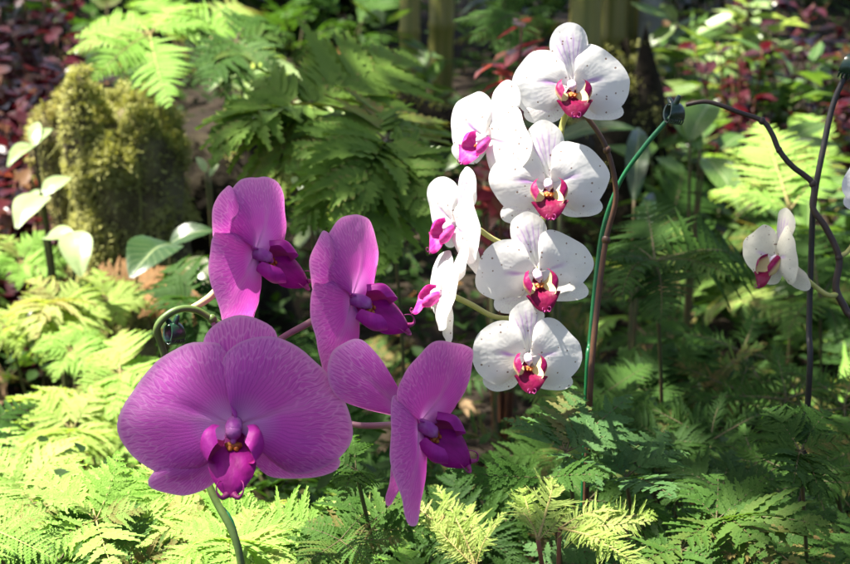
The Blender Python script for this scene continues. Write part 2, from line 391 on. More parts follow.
def make_flower(plant, kind, px, py, depth, half_px, face, upv, seed, sweep=-0.06, sweep_l=None, sweep_r=None, cream=False, bright=False, petal_k=0.10, dors_lean=0.0, skip=(), lipscale=None, lat_sweep=0.0):
    rnd = random.Random(seed)
    f = cdir(*face); u = cdir(*upv)
    u = (u - f * u.dot(f)).normalized(); x = u.cross(f)
    sc_ = half_px / FPX * depth
    fl = link('flower', None, plant)
    mat = Matrix((x, u, f)).transposed().to_4x4()
    fl.matrix_basis = Matrix.Translation(at(px, py, depth) - plant.location) @ mat @ Matrix.Scale(sc_, 4)
    fl.empty_display_size = 0.2
    O = OUT[kind]
    if lipscale is None: lipscale = 0.93 if kind == 'purple' else (0.88 if bright else 1.05)
    sl_ = sweep if sweep_l is None else sweep_l; sr_ = sweep if sweep_r is None else sweep_r
    if kind == 'purple': mp, md, ml = M['pp'], M['ps'], M['ps']
    else:
        c = 'c' if cream else 'w'; mp, md, ml = M[c + 'petal'], M[c + 'dorsal'], M[c + 'lateral']
    def zpet(sw, lift):
        return lambda X, Y, r, s: lift * min(1, r * 3) + sw * abs(X) + 0.05 * math.sin(min(1, r * 1.1) * math.pi) - petal_k * r * r * (0.4 + 0.6 * abs(Y) ) + 0.02 * Y
    for nm, sw, lift in (('petal_l', sl_, 0.01), ('petal_r', sr_, 0.055)):
        if nm in skip: continue
        mb = MB(); leafsheet(mb, O[nm], zpet(sw, lift), rnd, amp=0.06 if kind == 'purple' else 0.13)
        mb.build('petal', mp, fl)
    mb = MB(); leafsheet(mb, O['dorsal'], lambda X, Y, r, s: -0.11 + 0.05 * (1 - r) + dors_lean * Y - 0.35 * (X - 0.03) ** 2 + 0.05 * math.sin(r * math.pi), rnd, 44)
    mb.build('sepal', md, fl)
    for nm in ('lat_l', 'lat_r'):
        mb = MB(); leafsheet(mb, O[nm], lambda X, Y, r, s: -0.085 + 0.03 * (1 - r) + lat_sweep * r + 0.03 * math.sin(r * math.pi) - 0.05 * r * r, rnd, 44)
        mb.build('sepal', ml, fl)
    mb = MB(); mb.tube([(0, 0.02, -0.06), (0, 0.01, 0.04), (0, -0.02, 0.12), (0, -0.05, 0.16)], [0.05, 0.07, 0.078, 0.065], 12)
    mb.ball((0, -0.05, 0.16), 0.072, 0.07, 0.06)
    mb.ball((0, -0.115, 0.175), 0.028, 0.035, 0.028)
    mb.build('column', M['pcol'] if kind == 'purple' else M['wcol'], fl)
    # lip: two side lobes, a middle lobe with two tendrils, a callus between them
    mb = MB(); q = lipscale
    mb.cur = 0
    for sx in (-1, 1):
        if kind == 'purple':
            rows = [[(-.05, -.15, .06), (-.06, -.25, .16), (-.05, -.29, .24)],
                    [(-.17, -.12, .09), (-.22, -.26, .24), (-.16, -.31, .34)],
                    [(-.23, -.03, .12), (-.29, -.16, .30), (-.21, -.28, .42)],
                    [(-.19, .02, .15), (-.25, -.03, .33), (-.17, -.17, .44)],
                    [(-.12, .01, .18), (-.15, -.01, .31), (-.12, -.11, .38)]]
        else:
            rows = [[(-.03, -.16, .05), (-.03, -.26, .13), (-.03, -.30, .20)],
                    [(-.13, -.12, .07), (-.17, -.26, .18), (-.12, -.33, .28)],
                    [(-.20, -.02, .10), (-.28, -.16, .26), (-.20, -.31, .36)],
                    [(-.20, .05, .12), (-.27, -.05, .30), (-.20, -.22, .40)],
                    [(-.14, .08, .14), (-.19, .02, .29), (-.15, -.13, .38)]]
        rows = [[(sx * -a * q, b * q, c * q) for a, b, c in r] for r in rows]
        if sx > 0: rows = [r[::-1] for r in rows]
        surf(mb, rows)
    mb.cur = 1
    if kind == 'purple':
        mid = [(-.07, .0, .10, 0), (-.17, .10, .09, 0), (-.235, .24, .16, .02), (-.31, .34, .215, .05), (-.40, .41, .20, .06), (-.49, .46, .14, .045), (-.55, .48, .085, .02), (-.585, .49, .03, 0)]
    else:
        mid = [(-.07, .0, .09, 0), (-.20, .10, .06, 0), (-.28, .22, .13, -.02), (-.325, .33, .28, -.04), (-.39, .38, .25, .01), (-.47, .42, .17, .03), (-.54, .44, .10, .02), (-.565, .45, .03, 0)]
    rows = []
    for y, z, w, b in mid:
        rows.append([(-w * q, (y + (0.05 if kind == 'white' and w > .2 else 0)) * q, (z - b) * q), (-w * .55 * q, y * q, (z - b * .1) * q), (0, (y - .012) * q, (z + .015) * q), (w * .55 * q, y * q, (z - b * .1) * q), (w * q, (y + (0.05 if kind == 'white' and w > .2 else 0)) * q, (z - b) * q)])
    surf(mb, rows, 16, 18)
    mb.cur = 2
    y0, z0 = mid[-1][0], mid[-1][1]
    for sx in (-1, 1):
        if kind == 'purple':
            pts = [(sx * .03, y0 + .02, z0), (sx * .075, y0 + .0, z0 + .05), (sx * .115, y0 + .05, z0 + .06), (sx * .12, y0 + .11, z0 + .04), (sx * .10, y0 + .14, z0 - .01), (sx * .085, y0 + .13, z0 - .04)]
            rad = [.035, .018, .009, .006, .005, .003]
        else:
            pts = [(sx * .02, y0 + .02, z0), (sx * .045, y0 + .0, z0 + .03), (sx * .07, y0 + .04, z0 + .05), (sx * .06, y0 + .08, z0 + .04), (sx * .03, y0 + .08, z0 + .03)]
            rad = [.016, .010, .007, .006, .004]
        mb.tube([tuple(c * q for c in p) for p in pts], [r * q for r in rad], 7)
    mb.cur = 3
    for sx in (-1, 1): mb.ball((sx * .03 * q, -.20 * q, .20 * q), .026 * q, .026 * q, .028 * q, jit=0.3)
    mb.ball((0, -.175 * q, .165 * q), .085 * q, .04 * q, .035 * q, jit=0.3)
    if kind == 'purple': ms = [M['pside'], M['plip'], M['tendril'], M['callus']]
    elif bright: ms = [M['slip'], M['slip'], M['tendril'], M['callus']]
    else: ms = [M['wside'], M['wlip'], M['tendril'], M['callus']]
    mb.build('lip', ms, fl)
    return fl
def backof(fl, plant, d=0.05):
    m = fl.matrix_basis
    return plant.location + m @ Vector((0, 0.02, -d))

def local(plant, pts): return [Vector(p) - plant.location for p in pts]
def stem_part(name, plant, pts, rad, mat, nodes=()):
    mb = MB(); L = local(plant, pts)
    mb.tube(L, rad, 10, seg=len(L) * 8)
    for i, r in nodes:
        mb.ball(L[i], r, r, r * 1.1)
    return mb.build(name, mat, plant)
def leaf_strap(mb, base, az, L, w, e0, e1, n=10, fold=0.25):
    d = Vector((math.cos(az), math.sin(az), 0)); sd = Vector((-math.sin(az), math.cos(az), 0))
    p = Vector(base); rows = []
    for i in range(n + 1):
        t = i / n
        ww = w * (math.sin(min(1, t * 1.05 + 0.12) * math.pi * 0.93) ** 0.6)
        e = lerp(e0, e1, t)
        nrm = d * -math.sin(e) + Vector((0, 0, math.cos(e)))
        rows.append([p - sd * ww + nrm * ww * fold, p - sd * ww * .5 + nrm * ww * fold * .35, p.copy(), p + sd * ww * .5 + nrm * ww * fold * .35, p + sd * ww + nrm * ww * fold])
        p = p + (d * math.cos(e) + Vector((0, 0, math.sin(e)))) * (L / n)
    mb.grid(rows)

M['stem_g'] = m_plain('orchid_stem_green', (0.05, 0.095, 0.02), (0.09, 0.14, 0.03), 60, 0.45, 0, 0.4)
M['stem_b'] = m_plain('orchid_stem_brown', (0.10, 0.045, 0.02), (0.06, 0.03, 0.018), 60, 0.5, 0, 0.4)
M['stem_d'] = m_plain('orchid_stem_dark', (0.028, 0.016, 0.012), (0.045, 0.03, 0.02), 60, 0.5, 0, 0.4)
M['ped_y'] = m_plain('flower_stalk_yellow', (0.42, 0.45, 0.12), (0.55, 0.50, 0.20), 40, 0.45, 0.2, 0.3)
M['ped_c'] = m_plain('flower_stalk_cream', (0.55, 0.44, 0.22), (0.50, 0.36, 0.22), 40, 0.45, 0.2, 0.3)
M['ped_p'] = m_plain('flower_stalk_purple', (0.36, 0.22, 0.20), (0.30, 0.12, 0.18), 40, 0.45, 0.2, 0.3)
M['oleaf'] = m_plain('orchid_leaf', (0.035, 0.08, 0.02), (0.05, 0.11, 0.03), 14, 0.35, 0.1, 0.5)
M['wire'] = m_plain('green_stake', (0.006, 0.13, 0.035), (0.004, 0.09, 0.03), 80, 0.35, 0, 0.5)
M['clip'] = m_plain('green_clip', (0.006, 0.035, 0.015), (0.004, 0.022, 0.010), 80, 0.28, 0, 0.6)
M['darkwire'] = m_plain('dark_stake', (0.012, 0.012, 0.010), (0.02, 0.015, 0.012), 80, 0.45, 0, 0.4)

# purple orchid -------------------------------------------------------------
DP = 0.94
gb = at(262, 640, DP + .05); base = Vector((gb.x, gb.y, gz(gb.x, gb.y)))
P1 = thing('orchid', base, 'purple orchid with four large veined magenta flowers, front left', 'orchid')
A = make_flower(P1, 'purple', 235, 424, DP, 117, (0.02, -0.06, 1), (0.0, 1, 0), 11, sweep=-0.10)
B = make_flower(P1, 'purple', 254, 254, DP + .06, 88, (0.87, -0.03, 0.49), (-0.38, 0.61, 0.69), 12, sweep_l=0.10, sweep_r=-0.10, dors_lean=0.12)
C = make_flower(P1, 'purple', 351, 300, DP + .05, 94, (0.89, -0.02, 0.45), (-0.365, 0.55, 0.75), 13, sweep_l=0.08, sweep_r=-0.10, dors_lean=0.12)
D = make_flower(P1, 'purple', 418, 424, DP + .02, 98, (0.82, -0.25, 0.50), (-0.34, 0.58, 0.70), 14, sweep_l=0.5, sweep_r=0.08, dors_lean=-0.66)
spike = [base, base.lerp(at(240, 564, DP + .04), 0.5) + Vector((-0.012, 0, 0)), at(242, 572, DP + .045), at(211, 490, DP + .05), at(180, 410, DP + .055), at(163, 350, DP + .05), at(157, 328, DP + .045), at(172, 312, DP + .045), at(192, 309, DP + .05), at(212, 319, DP + .055), at(250, 345, DP + .06), at(300, 385, DP + .07), at(350, 420, DP + .07)]
stem_part('flower_spike', P1, spike, [.0023, .0023, .0022, .0021, .0020, .0020, .0018, .0013], M['stem_g'], [(9, .0027)])
stem_part('flower_stalk', P1, [at(190, 309, DP + .052), at(203, 302, DP + .055), at(216, 291, DP + .06), backof(B, P1)], [.0017, .0021, .0022, .002], M['ped_c'])
stem_part('flower_stalk', P1, [at(262, 352, DP + .062), at(285, 336, DP + .06), at(312, 321, DP + .06), backof(C, P1)], [.0017, .0018, .002, .002], M['ped_p'])
stem_part('flower_stalk', P1, [at(330, 408, DP + .07), at(352, 424, DP + .065), at(390, 425, DP + .05), backof(D, P1)], [.0017, .0018, .002, .002], M['ped_p'])
stem_part('flower_stalk', P1, [at(212, 320, DP + .055), at(224, 350, DP + .055), at(232, 400, DP + .05), backof(A, P1)], [.0017, .0018, .002, .002], M['ped_p'])
for a in (20, 105, 190, 285):
    mb = MB(); leaf_strap(mb, (0, 0, 0.01), R(a), 0.19, 0.034, R(35), R(-15)); mb.build('leaf', M['oleaf'], P1)

# white orchid --------------------------------------------------------------
DW = 1.08
gb = at(588, 400, DW + .06); base = Vector((gb.x, gb.y, gz(gb.x, gb.y)))
P2 = thing('orchid', base, 'white orchid with cascade of seven speckled flowers with magenta lips', 'orchid')
W1 = make_flower(P2, 'white', 571, 85, DW + .0, 61, (0.06, 0.02, 1), (-0.02, 1, 0), 121, sweep=-0.12, dors_lean=0.10)
W2 = make_flower(P2, 'white', 548, 183, DW - .01, 62, (-0.03, -0.04, 1), (-0.05, 1, 0), 52, sweep=-0.02, petal_k=0.16)
W3 = make_flower(P2, 'white', 536, 273, DW - .02, 59.5, (0.18, -0.14, 1), (-0.14, 1, 0), 83, sweep=-0.08, dors_lean=-0.1)
W4 = make_flower(P2, 'white', 527, 357, DW - .03, 57, (0.16, -0.04, 1), (0.04, 1, 0), 64, sweep=0.03, petal_k=0.05, dors_lean=0.05)
S1 = make_flower(P2, 'white', 487, 138, DW + .01, 60, (-0.68, 0.02, 0.72), (0.48, 0.85, 0.1), 25, sweep=0.0, bright=True)
S2 = make_flower(P2, 'white', 455, 224, DW - .0, 60, (-0.88, -0.10, 0.43), (0.42, 0.85, 0.3), 26, sweep=0.06, bright=True)
S3 = make_flower(P2, 'white', 443, 293, DW - .01, 58, (-0.93, 0.22, 0.27), (0.48, 0.8, 0.3), 27, sweep=0.06, bright=True)
stem = [base, base.lerp(at(590, 392, DW + .06), .5), at(590, 392, DW + .06), at(598, 300, DW + .06), at(606, 240, DW + .06), at(616, 195, DW + .055), at(607, 150, DW + .05), at(588, 119, DW + .045), at(572, 108, DW + .04)]
stem_part('flower_spike', P2, stem, [.0022, .0021, .0020, .0018, .0017, .0015], M['stem_b'], [(4, .0029), (6, .0026)])
axis = [at(575, 108, DW + .04), at(564, 120, DW + .035), at(558, 150, DW + .035), at(545, 210, DW + .03), at(533, 270, DW + .025), at(525, 330, DW + .02), at(522, 362, DW + .015)]
stem_part('flower_spike', P2, axis, [.0021, .002, .0019, .0017, .0014, .001], M['ped_y'])
for fl, pts in ((W1, [at(562, 132, DW + .034), at(564, 118, DW + .03)]), (W2, [at(553, 180, DW + .03)]), (W3, [at(536, 262, DW + .025)]), (W4, [at(526, 340, DW + .02)]),
                (S1, [at(556, 155, DW + .034), at(520, 160, DW + .03)]), (S2, [at(546, 262, DW + .03), at(497, 241, DW + .02), at(476, 228, DW + .01)]), (S3, [at(530, 318, DW + .022), at(496, 317, DW + .015), at(470, 304, DW + .005)])):
    stem_part('flower_stalk', P2, pts + [backof(fl, P2)], [.0014, .0016, .0018, .0018], M['ped_y'])
for a in (10, 80, 200, 300):
    mb = MB(); leaf_strap(mb, (0, 0, 0.01), R(a), 0.17, 0.03, R(35), R(-15)); mb.build('leaf', M['oleaf'], P2)

# right hand orchid ---------------------------------------------------------
DR = 1.18
gb = at(900, 480, DR); base = Vector((gb.x, gb.y, gz(gb.x, gb.y)))
P3 = thing('orchid', base, 'orchid with dark bare zigzag spike and cream speckled flower facing left', 'orchid')
R1 = make_flower(P3, 'white', 779, 258, DR - .02, 49, (-0.90, -0.05, 0.42), (0.30, 0.95, 0.0), 31, sweep=0.24, cream=True)
R2 = make_flower(P3, 'white', 880, 190, DR - .01, 44, (0.3, 0.0, 0.9), (0.3, 0.95, 0), 32, sweep=-0.05)
spike = [base, base.lerp(at(856, 335, DR), .6) + Vector((.01, 0, 0)), at(858, 338, DR), at(846, 310, DR), at(836, 288, DR), at(839, 258, DR), at(826, 228, DR), at(813, 208, DR), at(813, 184, DR), at(792, 166, DR), at(779, 150, DR), at(772, 134, DR), at(762, 121, DR), at(738, 112, DR), at(708, 102, DR), at(686, 105, DR)]
stem_part('flower_spike', P3, spike, [.0027, .0026, .0024, .0022, .0020, .0019, .0016, .0014], M['stem_d'], [(5, .0027), (8, .0027), (10, .0022), (12, .0025), (4, .0025)])
stem_part('flower_stalk', P3, [at(838, 294, DR), at(828, 295, DR - .003), at(812, 284, DR - .006), backof(R1, P3)], [.0022, .0016, .0016, .0017], M['ped_y'])
stem_part('flower_stalk', P3, [at(838, 256, DR), at(852, 246, DR), backof(R2, P3)], [.0018, .0016, .0016], M['ped_y'])
for a in (40, 130, 250):
    mb = MB(); leaf_strap(mb, (0, 0, 0.01), R(a), 0.17, 0.03, R(35), R(-15)); mb.build('leaf', M['oleaf'], P3)

# stakes and claw clips -----------------------------------------------------
def stake(pts, rad, mat, label):
    b = Vector((pts[0].x, pts[0].y, gz(pts[0].x, pts[0].y) - .02))
    mb = MB(); mb.tube([p - b for p in [b] + pts], rad, 10, seg=len(pts) * 8)
    o = mb.build('plant_stake', mat); o.location = b
    return tag(o, label, 'plant stake')
stake([at(586, 400, DW + .075), at(590, 340, DW + .075), at(597, 270, DW + .075), at(604, 225, DW + .072), at(620, 182, DW + .068), at(642, 150, DW + .063), at(664, 124, DW + .06), at(676, 112, DW + .06)], [.0017, .0015, .0016, .0014, .0016, .0015], M['wire'], 'bright green bent wire stake beside the white orchid spike')
stake([at(808, 400, DR + .012), at(809, 330, DR + .012), at(811, 260, DR + .012), at(814, 200, DR + .008), at(824, 145, DR + .008), at(833, 105, DR + .008), at(846, 76, DR + .008), at(860, 62, DR + .008)], [.0021, .0021, .0021, .0019], M['darkwire'], 'dark upright stake beside the zigzag spike at right')
stake([at(242, 576, DP + .055), at(211, 492, DP + .06), at(179, 410, DP + .065), at(163, 350, DP + .06), at(158, 326, DP + .055)], .0012, M['wire'], 'thin green stake rising behind the large front purple flower')

def claw_clip(p, s, ang, label, tip=-20):
    t = thing('plant_clip', p, label, 'clip')
    t.rotation_euler = (R(tip), R(12), ang)
    for sy in (-1, 1):
        mb = MB(); fr = []; bk = []
        for i in range(13):
            a = lerp(-1.15, 1.25, i / 12); hw = .52 * (1 - .45 * (i / 12) ** 2)
            fr.append([(x * hw * s, sy * (0.06 + 0.40 * math.cos(a) * (1 - .25 * x * x)) * s, 0.50 * math.sin(a) * s) for x in (-1, -.8, -.4, 0, .4, .8, 1)])
            bk.append([(x * hw * s * .96, y - sy * .09 * s, z) for (_, y, z), x in zip(fr[-1], (-1, -.8, -.4, 0, .4, .8, 1))])
        mb.grid(fr); mb.grid(bk[::-1])
        for e in (0, -1): mb.grid([[r[e] for r in fr], [r[e] for r in bk]])
        mb.grid([fr[0], bk[0]]); mb.grid([fr[-1], bk[-1]])
        for k in range(7):
            x = lerp(-.46, .46, k / 6)
            mb.tube([(x * s, sy * .22 * s, -.44 * s), (x * s, sy * .14 * s, -.58 * s), (x * s * 1.05, -sy * .06 * s, -.66 * s)], [.055 * s, .05 * s, .022 * s], 6)
        mb.tube([(0, sy * .18 * s, .42 * s), (0, sy * .34 * s, .66 * s), (0.02 * s, sy * .46 * s, .84 * s)], [.17 * s, .15 * s, .09 * s], 9)
        mb.build('jaw', M['clip'], t)
    mb = MB(); mb.tube([(-.36 * s, 0, .34 * s), (.36 * s, 0, .34 * s)], .07 * s, 8, smooth=False)
    P = [(.13 * math.cos(a) * s + 0, .13 * math.sin(a) * s, .34 * s) for a in (0,)]
    mb.build('hinge', M['clip'], t)
claw_clip(at(674, 112, DW + .058), 0.0118, 0.5, 'small dark green claw clip at the tip of the bright green stake')
claw_clip(at(852, 66, DR + .006), 0.0145, -0.3, 'dark claw clip at the frame edge topping the dark stake')
claw_clip(at(174, 332, DP + .045), 0.0105, 0.9, 'shiny dark green claw clip on the purple orchid spike')

# ------------------------------------------------------------------ the bed: ground, litter, ferns
rnd = random.Random(5)
def m_soil():
    t = NT('soil')
    n = t.noise(t.obj(), 12, 6, 0.65); n2 = t.noise(t.obj(), 70, 4)
    c = t.ramp(n, [(0.3, (0.008, 0.006, 0.004)), (0.55, (0.022, 0.015, 0.009)), (0.8, (0.045, 0.033, 0.017))])
    return t.finish(c, 0.9, 0, None, 0.15, bump=t.math('ADD', n, t.math('MULTIPLY', n2, 0.5)), bstr=0.8, bdist=0.02)
M['soil'] = m_soil()
mb = MB(); rows = []
ys = [-40, -15, -5] + [-2 + i * 0.1 for i in range(111)] + [10, 14, 22, 40, 80]
xs = [-60, -25, -10, -6] + [-4 + i * 0.1 for i in range(81)] + [6, 10, 25, 60]
for y in ys: rows.append([(x, y, gz(x, y)) for x in xs])
mb.grid(rows)
tag(mb.build('ground', M['soil']), kind='structure')

# leaf colours --------------------------------------------------------------
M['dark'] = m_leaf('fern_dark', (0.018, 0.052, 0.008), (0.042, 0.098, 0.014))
M['cover'] = m_leaf('ground_cover_leaf', (0.014, 0.036, 0.007), (0.032, 0.07, 0.012))  # darker fern green; shade between the ferns is in the colour
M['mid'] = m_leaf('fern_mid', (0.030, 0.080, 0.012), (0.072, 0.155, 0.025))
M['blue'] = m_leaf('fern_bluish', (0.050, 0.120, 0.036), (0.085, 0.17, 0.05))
M['lime'] = m_leaf('fern_lime', (0.15, 0.32, 0.04), (0.33, 0.50, 0.12), 0.42, warm=(1.25, 1.15, 0.55))  # leaf of the sunny bed; sunlight is put into its pale colour
M['yell'] = m_leaf('fern_yellow', (0.21, 0.32, 0.05), (0.40, 0.48, 0.15), 0.42, tipc=(0.42, 0.30, 0.12))  # yellow leaf, likewise paled to carry the sun
M['brown'] = m_leaf('fern_brown', (0.16, 0.085, 0.03), (0.30, 0.17, 0.07), 0.3, warm=(1.2, 1.0, 0.7))
M['tipped'] = m_leaf('fern_tipped', (0.085, 0.165, 0.026), (0.16, 0.26, 0.042), tipc=(0.22, 0.17, 0.06))
M['broad'] = m_leaf('broad_leaf', (0.05, 0.12, 0.02), (0.13, 0.23, 0.045), 0.4, 0.38, 0.5, veins=True)
M['broadpale'] = m_leaf('pale_broad_leaf', (0.25, 0.36, 0.13), (0.42, 0.50, 0.26), 0.4, 0.38, 0.5, veins=True)  # broad leaf paled so that its colour carries the sunlight
M['broaddark'] = m_leaf('dark_broad_leaf', (0.014, 0.045, 0.010), (0.032, 0.075, 0.018), 0.3, 0.35, 0.5, veins=True)
M['red'] = m_leaf('red_leaf', (0.022, 0.005, 0.008), (0.085, 0.013, 0.022), 0.35, 0.28, 0.6, warm=(1.5, 0.7, 0.7))
M['redbright'] = m_leaf('bright_red_leaf', (0.20, 0.02, 0.03), (0.38, 0.06, 0.09), 0.4, 0.28, 0.6, warm=(1.3, 0.8, 0.8))
M['dry'] = m_leaf('dry_leaf', (0.16, 0.09, 0.04), (0.48, 0.33, 0.18), 0.3, 0.7, 0.2, warm=(1.2, 0.95, 0.7))
M['moss'] = m_leaf('moss', (0.14, 0.15, 0.035), (0.46, 0.45, 0.17), 0.3, 0.8, 0.1)
M['fstem'] = m_plain('fern_stem', (0.06, 0.07, 0.02), (0.09, 0.06, 0.025), 50, 0.6)
M['ystem'] = m_plain('yellow_fern_stem', (0.26, 0.25, 0.07), (0.22, 0.16, 0.06), 50, 0.6)
M['rstem'] = m_plain('red_brown_stem', (0.18, 0.07, 0.035), (0.12, 0.05, 0.03), 50, 0.55)
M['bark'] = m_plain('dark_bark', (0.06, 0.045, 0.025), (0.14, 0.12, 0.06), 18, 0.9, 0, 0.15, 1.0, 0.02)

M['darkbark'] = m_plain('shaded_bark', (0.012, 0.009, 0.006), (0.032, 0.026, 0.015), 18, 0.9, 0, 0.1, 1.0, 0.02)  # darker bark copy; shade of the dark gaps put into its colour
# fern fronds ---------------------------------------------------------------
KIND = {
 'fan':    dict(n=12, w=0.56, tp=0.95, a0=52, a1=24, nl=10, dep=0.42, sl=1.15, pw=0.090, pk=0.08, droop=0.45),  # pinna pairs, widest, taper, base angle, tip angle, lobes, depth, slant, pinna width, where widest
 'sela':   dict(n=13, w=0.50, tp=0.9, a0=60, a1=26, nl=9, dep=0.50, sl=1.15, pw=0.064, pk=0.10, droop=0.5),
 'oak':    dict(n=9, w=0.44, tp=0.95, a0=56, a1=32, nl=7, dep=0.45, sl=0.75, pw=0.074, pk=0.16, droop=0.35),
 'shield': dict(n=17, w=0.34, tp=0.75, a0=74, a1=45, nl=10, dep=0.30, sl=0.7, pw=0.036, pk=0.22, droop=0.35),
 'spruce': dict(n=24, w=0.20, tp=0.50, a0=54, a1=20, nl=4, dep=0.70, sl=1.6, pw=0.017, pk=0.30, droop=0.2),
 'lacy':   dict(n=15, w=0.40, tp=0.9, a0=66, a1=36, nl=11, dep=0.85, sl=0.9, pw=0.034, pk=0.18, droop=0.6),
}
def frond_mesh(kind, stalk, e0, e1, seed, mats, side=0.0):
    k = KIND[kind]; rd = random.Random(seed)
    mb = MB()
    N = 40; P = [Vector((0, 0, 0))]; E = []
    for i in range(N):
        t = i / N; e = lerp(e0, e1, t ** 1.2); E.append(e)
        P.append(P[-1] + Vector((side * 1.6 * t / N, math.cos(e) / N, math.sin(e) / N)))
    E.append(e1)
    def frame(t):
        q = max(0, min(N - 1e-6, t * N)); i = int(q); c = P[i].lerp(P[i + 1], q - i)
        e = E[i]; return c, Vector((0, math.cos(e), math.sin(e))), Vector((0, -math.sin(e), math.cos(e)))
    mb.cur = 1
    mb.tube([frame(t)[0] for t in [j / 12 for j in range(13)]], [.0085, .007, .005, .0022], 5, seg=14, tint=0.3)
    mb.cur = 0
    X = Vector((1, 0, 0))
    bl = 1 - stalk
    for i in range(k['n']):
        u = (i + 0.2) / k['n']
        prof = (min(1, (u + 0.08) / (k['pk'] + 0.08))) ** 0.8 * (1 - max(0, (u - k['pk'])) / (1 - k['pk'])) ** k['tp']
        for sx in (-1, 1):
            t = stalk + bl * min(0.995, u + 0.012 * rd.random() + (0.02 if sx > 0 else 0))
            c, T, Nn = frame(t)
            L = bl * k['w'] * max(0.06, prof) * (rd.uniform(0.62, 1.15) if kind == 'spruce' else rd.uniform(0.84, 1.1))
            q_ = rd.random()
            if q_ < 0.03: L *= 0.5
            elif q_ > .97: continue
            ang = R(lerp(k['a0'], k['a1'], u) + rd.uniform(-7, 7) * (1.8 if kind == 'spruce' else 1))
            d = X * (sx * math.sin(ang)) + T * math.cos(ang)
            s = X * (-sx * math.cos(ang)) + T * math.sin(ang)      # towards the tip of the frond
            up_ = Nn + X * (sx * rd.uniform(-.15, .25))
            pw = bl * k['pw'] * (0.55 + 0.45 * prof) * rd.uniform(0.9, 1.1)
            nl = max(3, int(k['nl'] * (0.45 + 0.55 * prof)))
            curl = rd.uniform(-0.14, 0.30) * (1.6 if kind == 'spruce' else 1); dr = k['droop'] * rd.uniform(0.5, 1.5); lift = rd.uniform(-.05, 0.26) if kind != 'spruce' else rd.uniform(-.35, .75)
            tb = rd.uniform(0.15, 0.75)
            def pos(a, h, z=0.0):
                q = a * L
                return c + d * q + s * (h + curl * q * a) + up_ * (lift * q - dr * q * a * 0.6 + z)
            def wid(a): return pw * (min(1, 0.5 + a * 3)) * (1 - a ** 1.6) + pw * 0.10
            cen = [mb.add(pos(j / nl, 0), (0.5, j / nl), tb) for j in range(nl + 1)]
            for sd in (-1, 1):
                no = [mb.add(pos(j / nl, sd * wid(j / nl) * (1 - k['dep']), .1 * pw), (0, j / nl), tb + .05) for j in range(nl + 1)]
                for j in range(nl):
                    a = (j + k['sl']) / nl
                    jj = rd.uniform(0.8, 1.15)
                    w2 = wid((j + .5) / nl) * jj
                    p2 = mb.add(pos(min(a, 1.06), sd * w2, .22 * pw), (1, a), min(1, tb + 0.25 + 0.25 * rd.random()))
                    p1 = mb.add(pos((j + 0.35 * k['sl']) / nl, sd * w2 * 0.80, .2 * pw), (1, a), tb + 0.1)
                    f = (cen[j], no[j], p1, p2, no[j + 1], cen[j + 1])
                    mb.face(*(f if sd * sx < 0 else f[::-1]))
    return mb.mesh(kind + '_frond', mats)
POOL = {}
def pool(kind, form, mat, nv=4):
    key = (kind, form, mat)
    if key not in POOL:
        st, e0, e1 = {'arch': (0.34, R(74), R(-34)), 'flat': (0.10, R(10), R(-22)), 'low': (0.28, R(48), R(-30))}[form]
        POOL[key] = [frond_mesh(kind, st, e0 + R(random.Random(v).uniform(-9, 9)), e1 + R(random.Random(v + 9).uniform(-12, 12)), hash_(kind) + v * 7, [M[mat], M['ystem' if mat in ('yell', 'brown', 'lime') else 'fstem']], side=(v - 1.5) * 0.08) for v in range(nv)]
    return POOL[key]
def hash_(s): return sum(ord(c) * (i + 3) for i, c in enumerate(s))
def fern(x, y, kind, mat, size, nf, label, group=None, form='arch', name='fern', seed=None, tilt=0.0, az0=None, spread=360):
    rd = random.Random(seed if seed is not None else int(x * 971 + y * 3571))
    f = thing(name, Vector((x, y, gz(x, y))), label, 'fern', group)
    a0 = rd.uniform(0, 360) if az0 is None else az0
    ms = pool(kind, form, mat)
    for i in range(nf):
        az = R(a0 + spread * (i + rd.uniform(-.3, .3)) / nf)
        s = size * rd.uniform(0.72, 1.15)
        o = link('frond', ms[rd.randrange(len(ms))], f)
        o.rotation_euler = (R(rd.uniform(-20, 16)), R(rd.uniform(-26, 26)), az)
        o.scale = (s * rd.uniform(.85, 1.15), s, s)
    return f
def hero_fern(hub, fronds, kind, mat, label, wide=1.0, group=None, stem_mat='fstem', foot=None):
    """fronds spread from a hub (px, py, depth) to tips (px, py, depth)"""
    h = at(*hub); b = Vector((h.x + 0.01, h.y + 0.03, gz(h.x, h.y + .03))) if foot is None else Vector(foot)
    f = thing('fern', b, label, 'fern', group)
    mb = MB(); mb.tube([(0, 0, -.02), (h - b) * 0.5 + Vector((.012, .01, 0)), h - b], .0019 if hub[2] > 1.3 else .0013, 7); mb.build('stem', M[stem_mat], f)
    ms = pool(kind, 'flat', mat)
    for i, tip in enumerate(fronds):
        w = tip[3] if len(tip) > 3 else 1.0
        e = at(*tip[:3]); Y = e - h; L = Y.length; Y.normalize()
        Z = (Vector((0, 0, 1)) * 0.75 - FWD * 0.55); Z = (Z - Y * Z.dot(Y)).normalized(); Xa = Y.cross(Z)
        rl = random.Random(i * 7 + len(label) + int(hub[0])); tw = R(rl.uniform(-24, 24)); Xa, Z = Xa * math.cos(tw) + Z * math.sin(tw), Z * math.cos(tw) - Xa * math.sin(tw)
        m = Matrix((Xa, Y, Z)).transposed().to_4x4()
        o = link('frond', ms[(i * 3 + len(label)) % len(ms)], f)
        o.matrix_basis = Matrix.Translation(h - b) @ m @ Matrix.Diagonal((L * wide * w * rl.uniform(.85, 1.15), L, L * rl.uniform(.5, 1.7), 1))
    return f

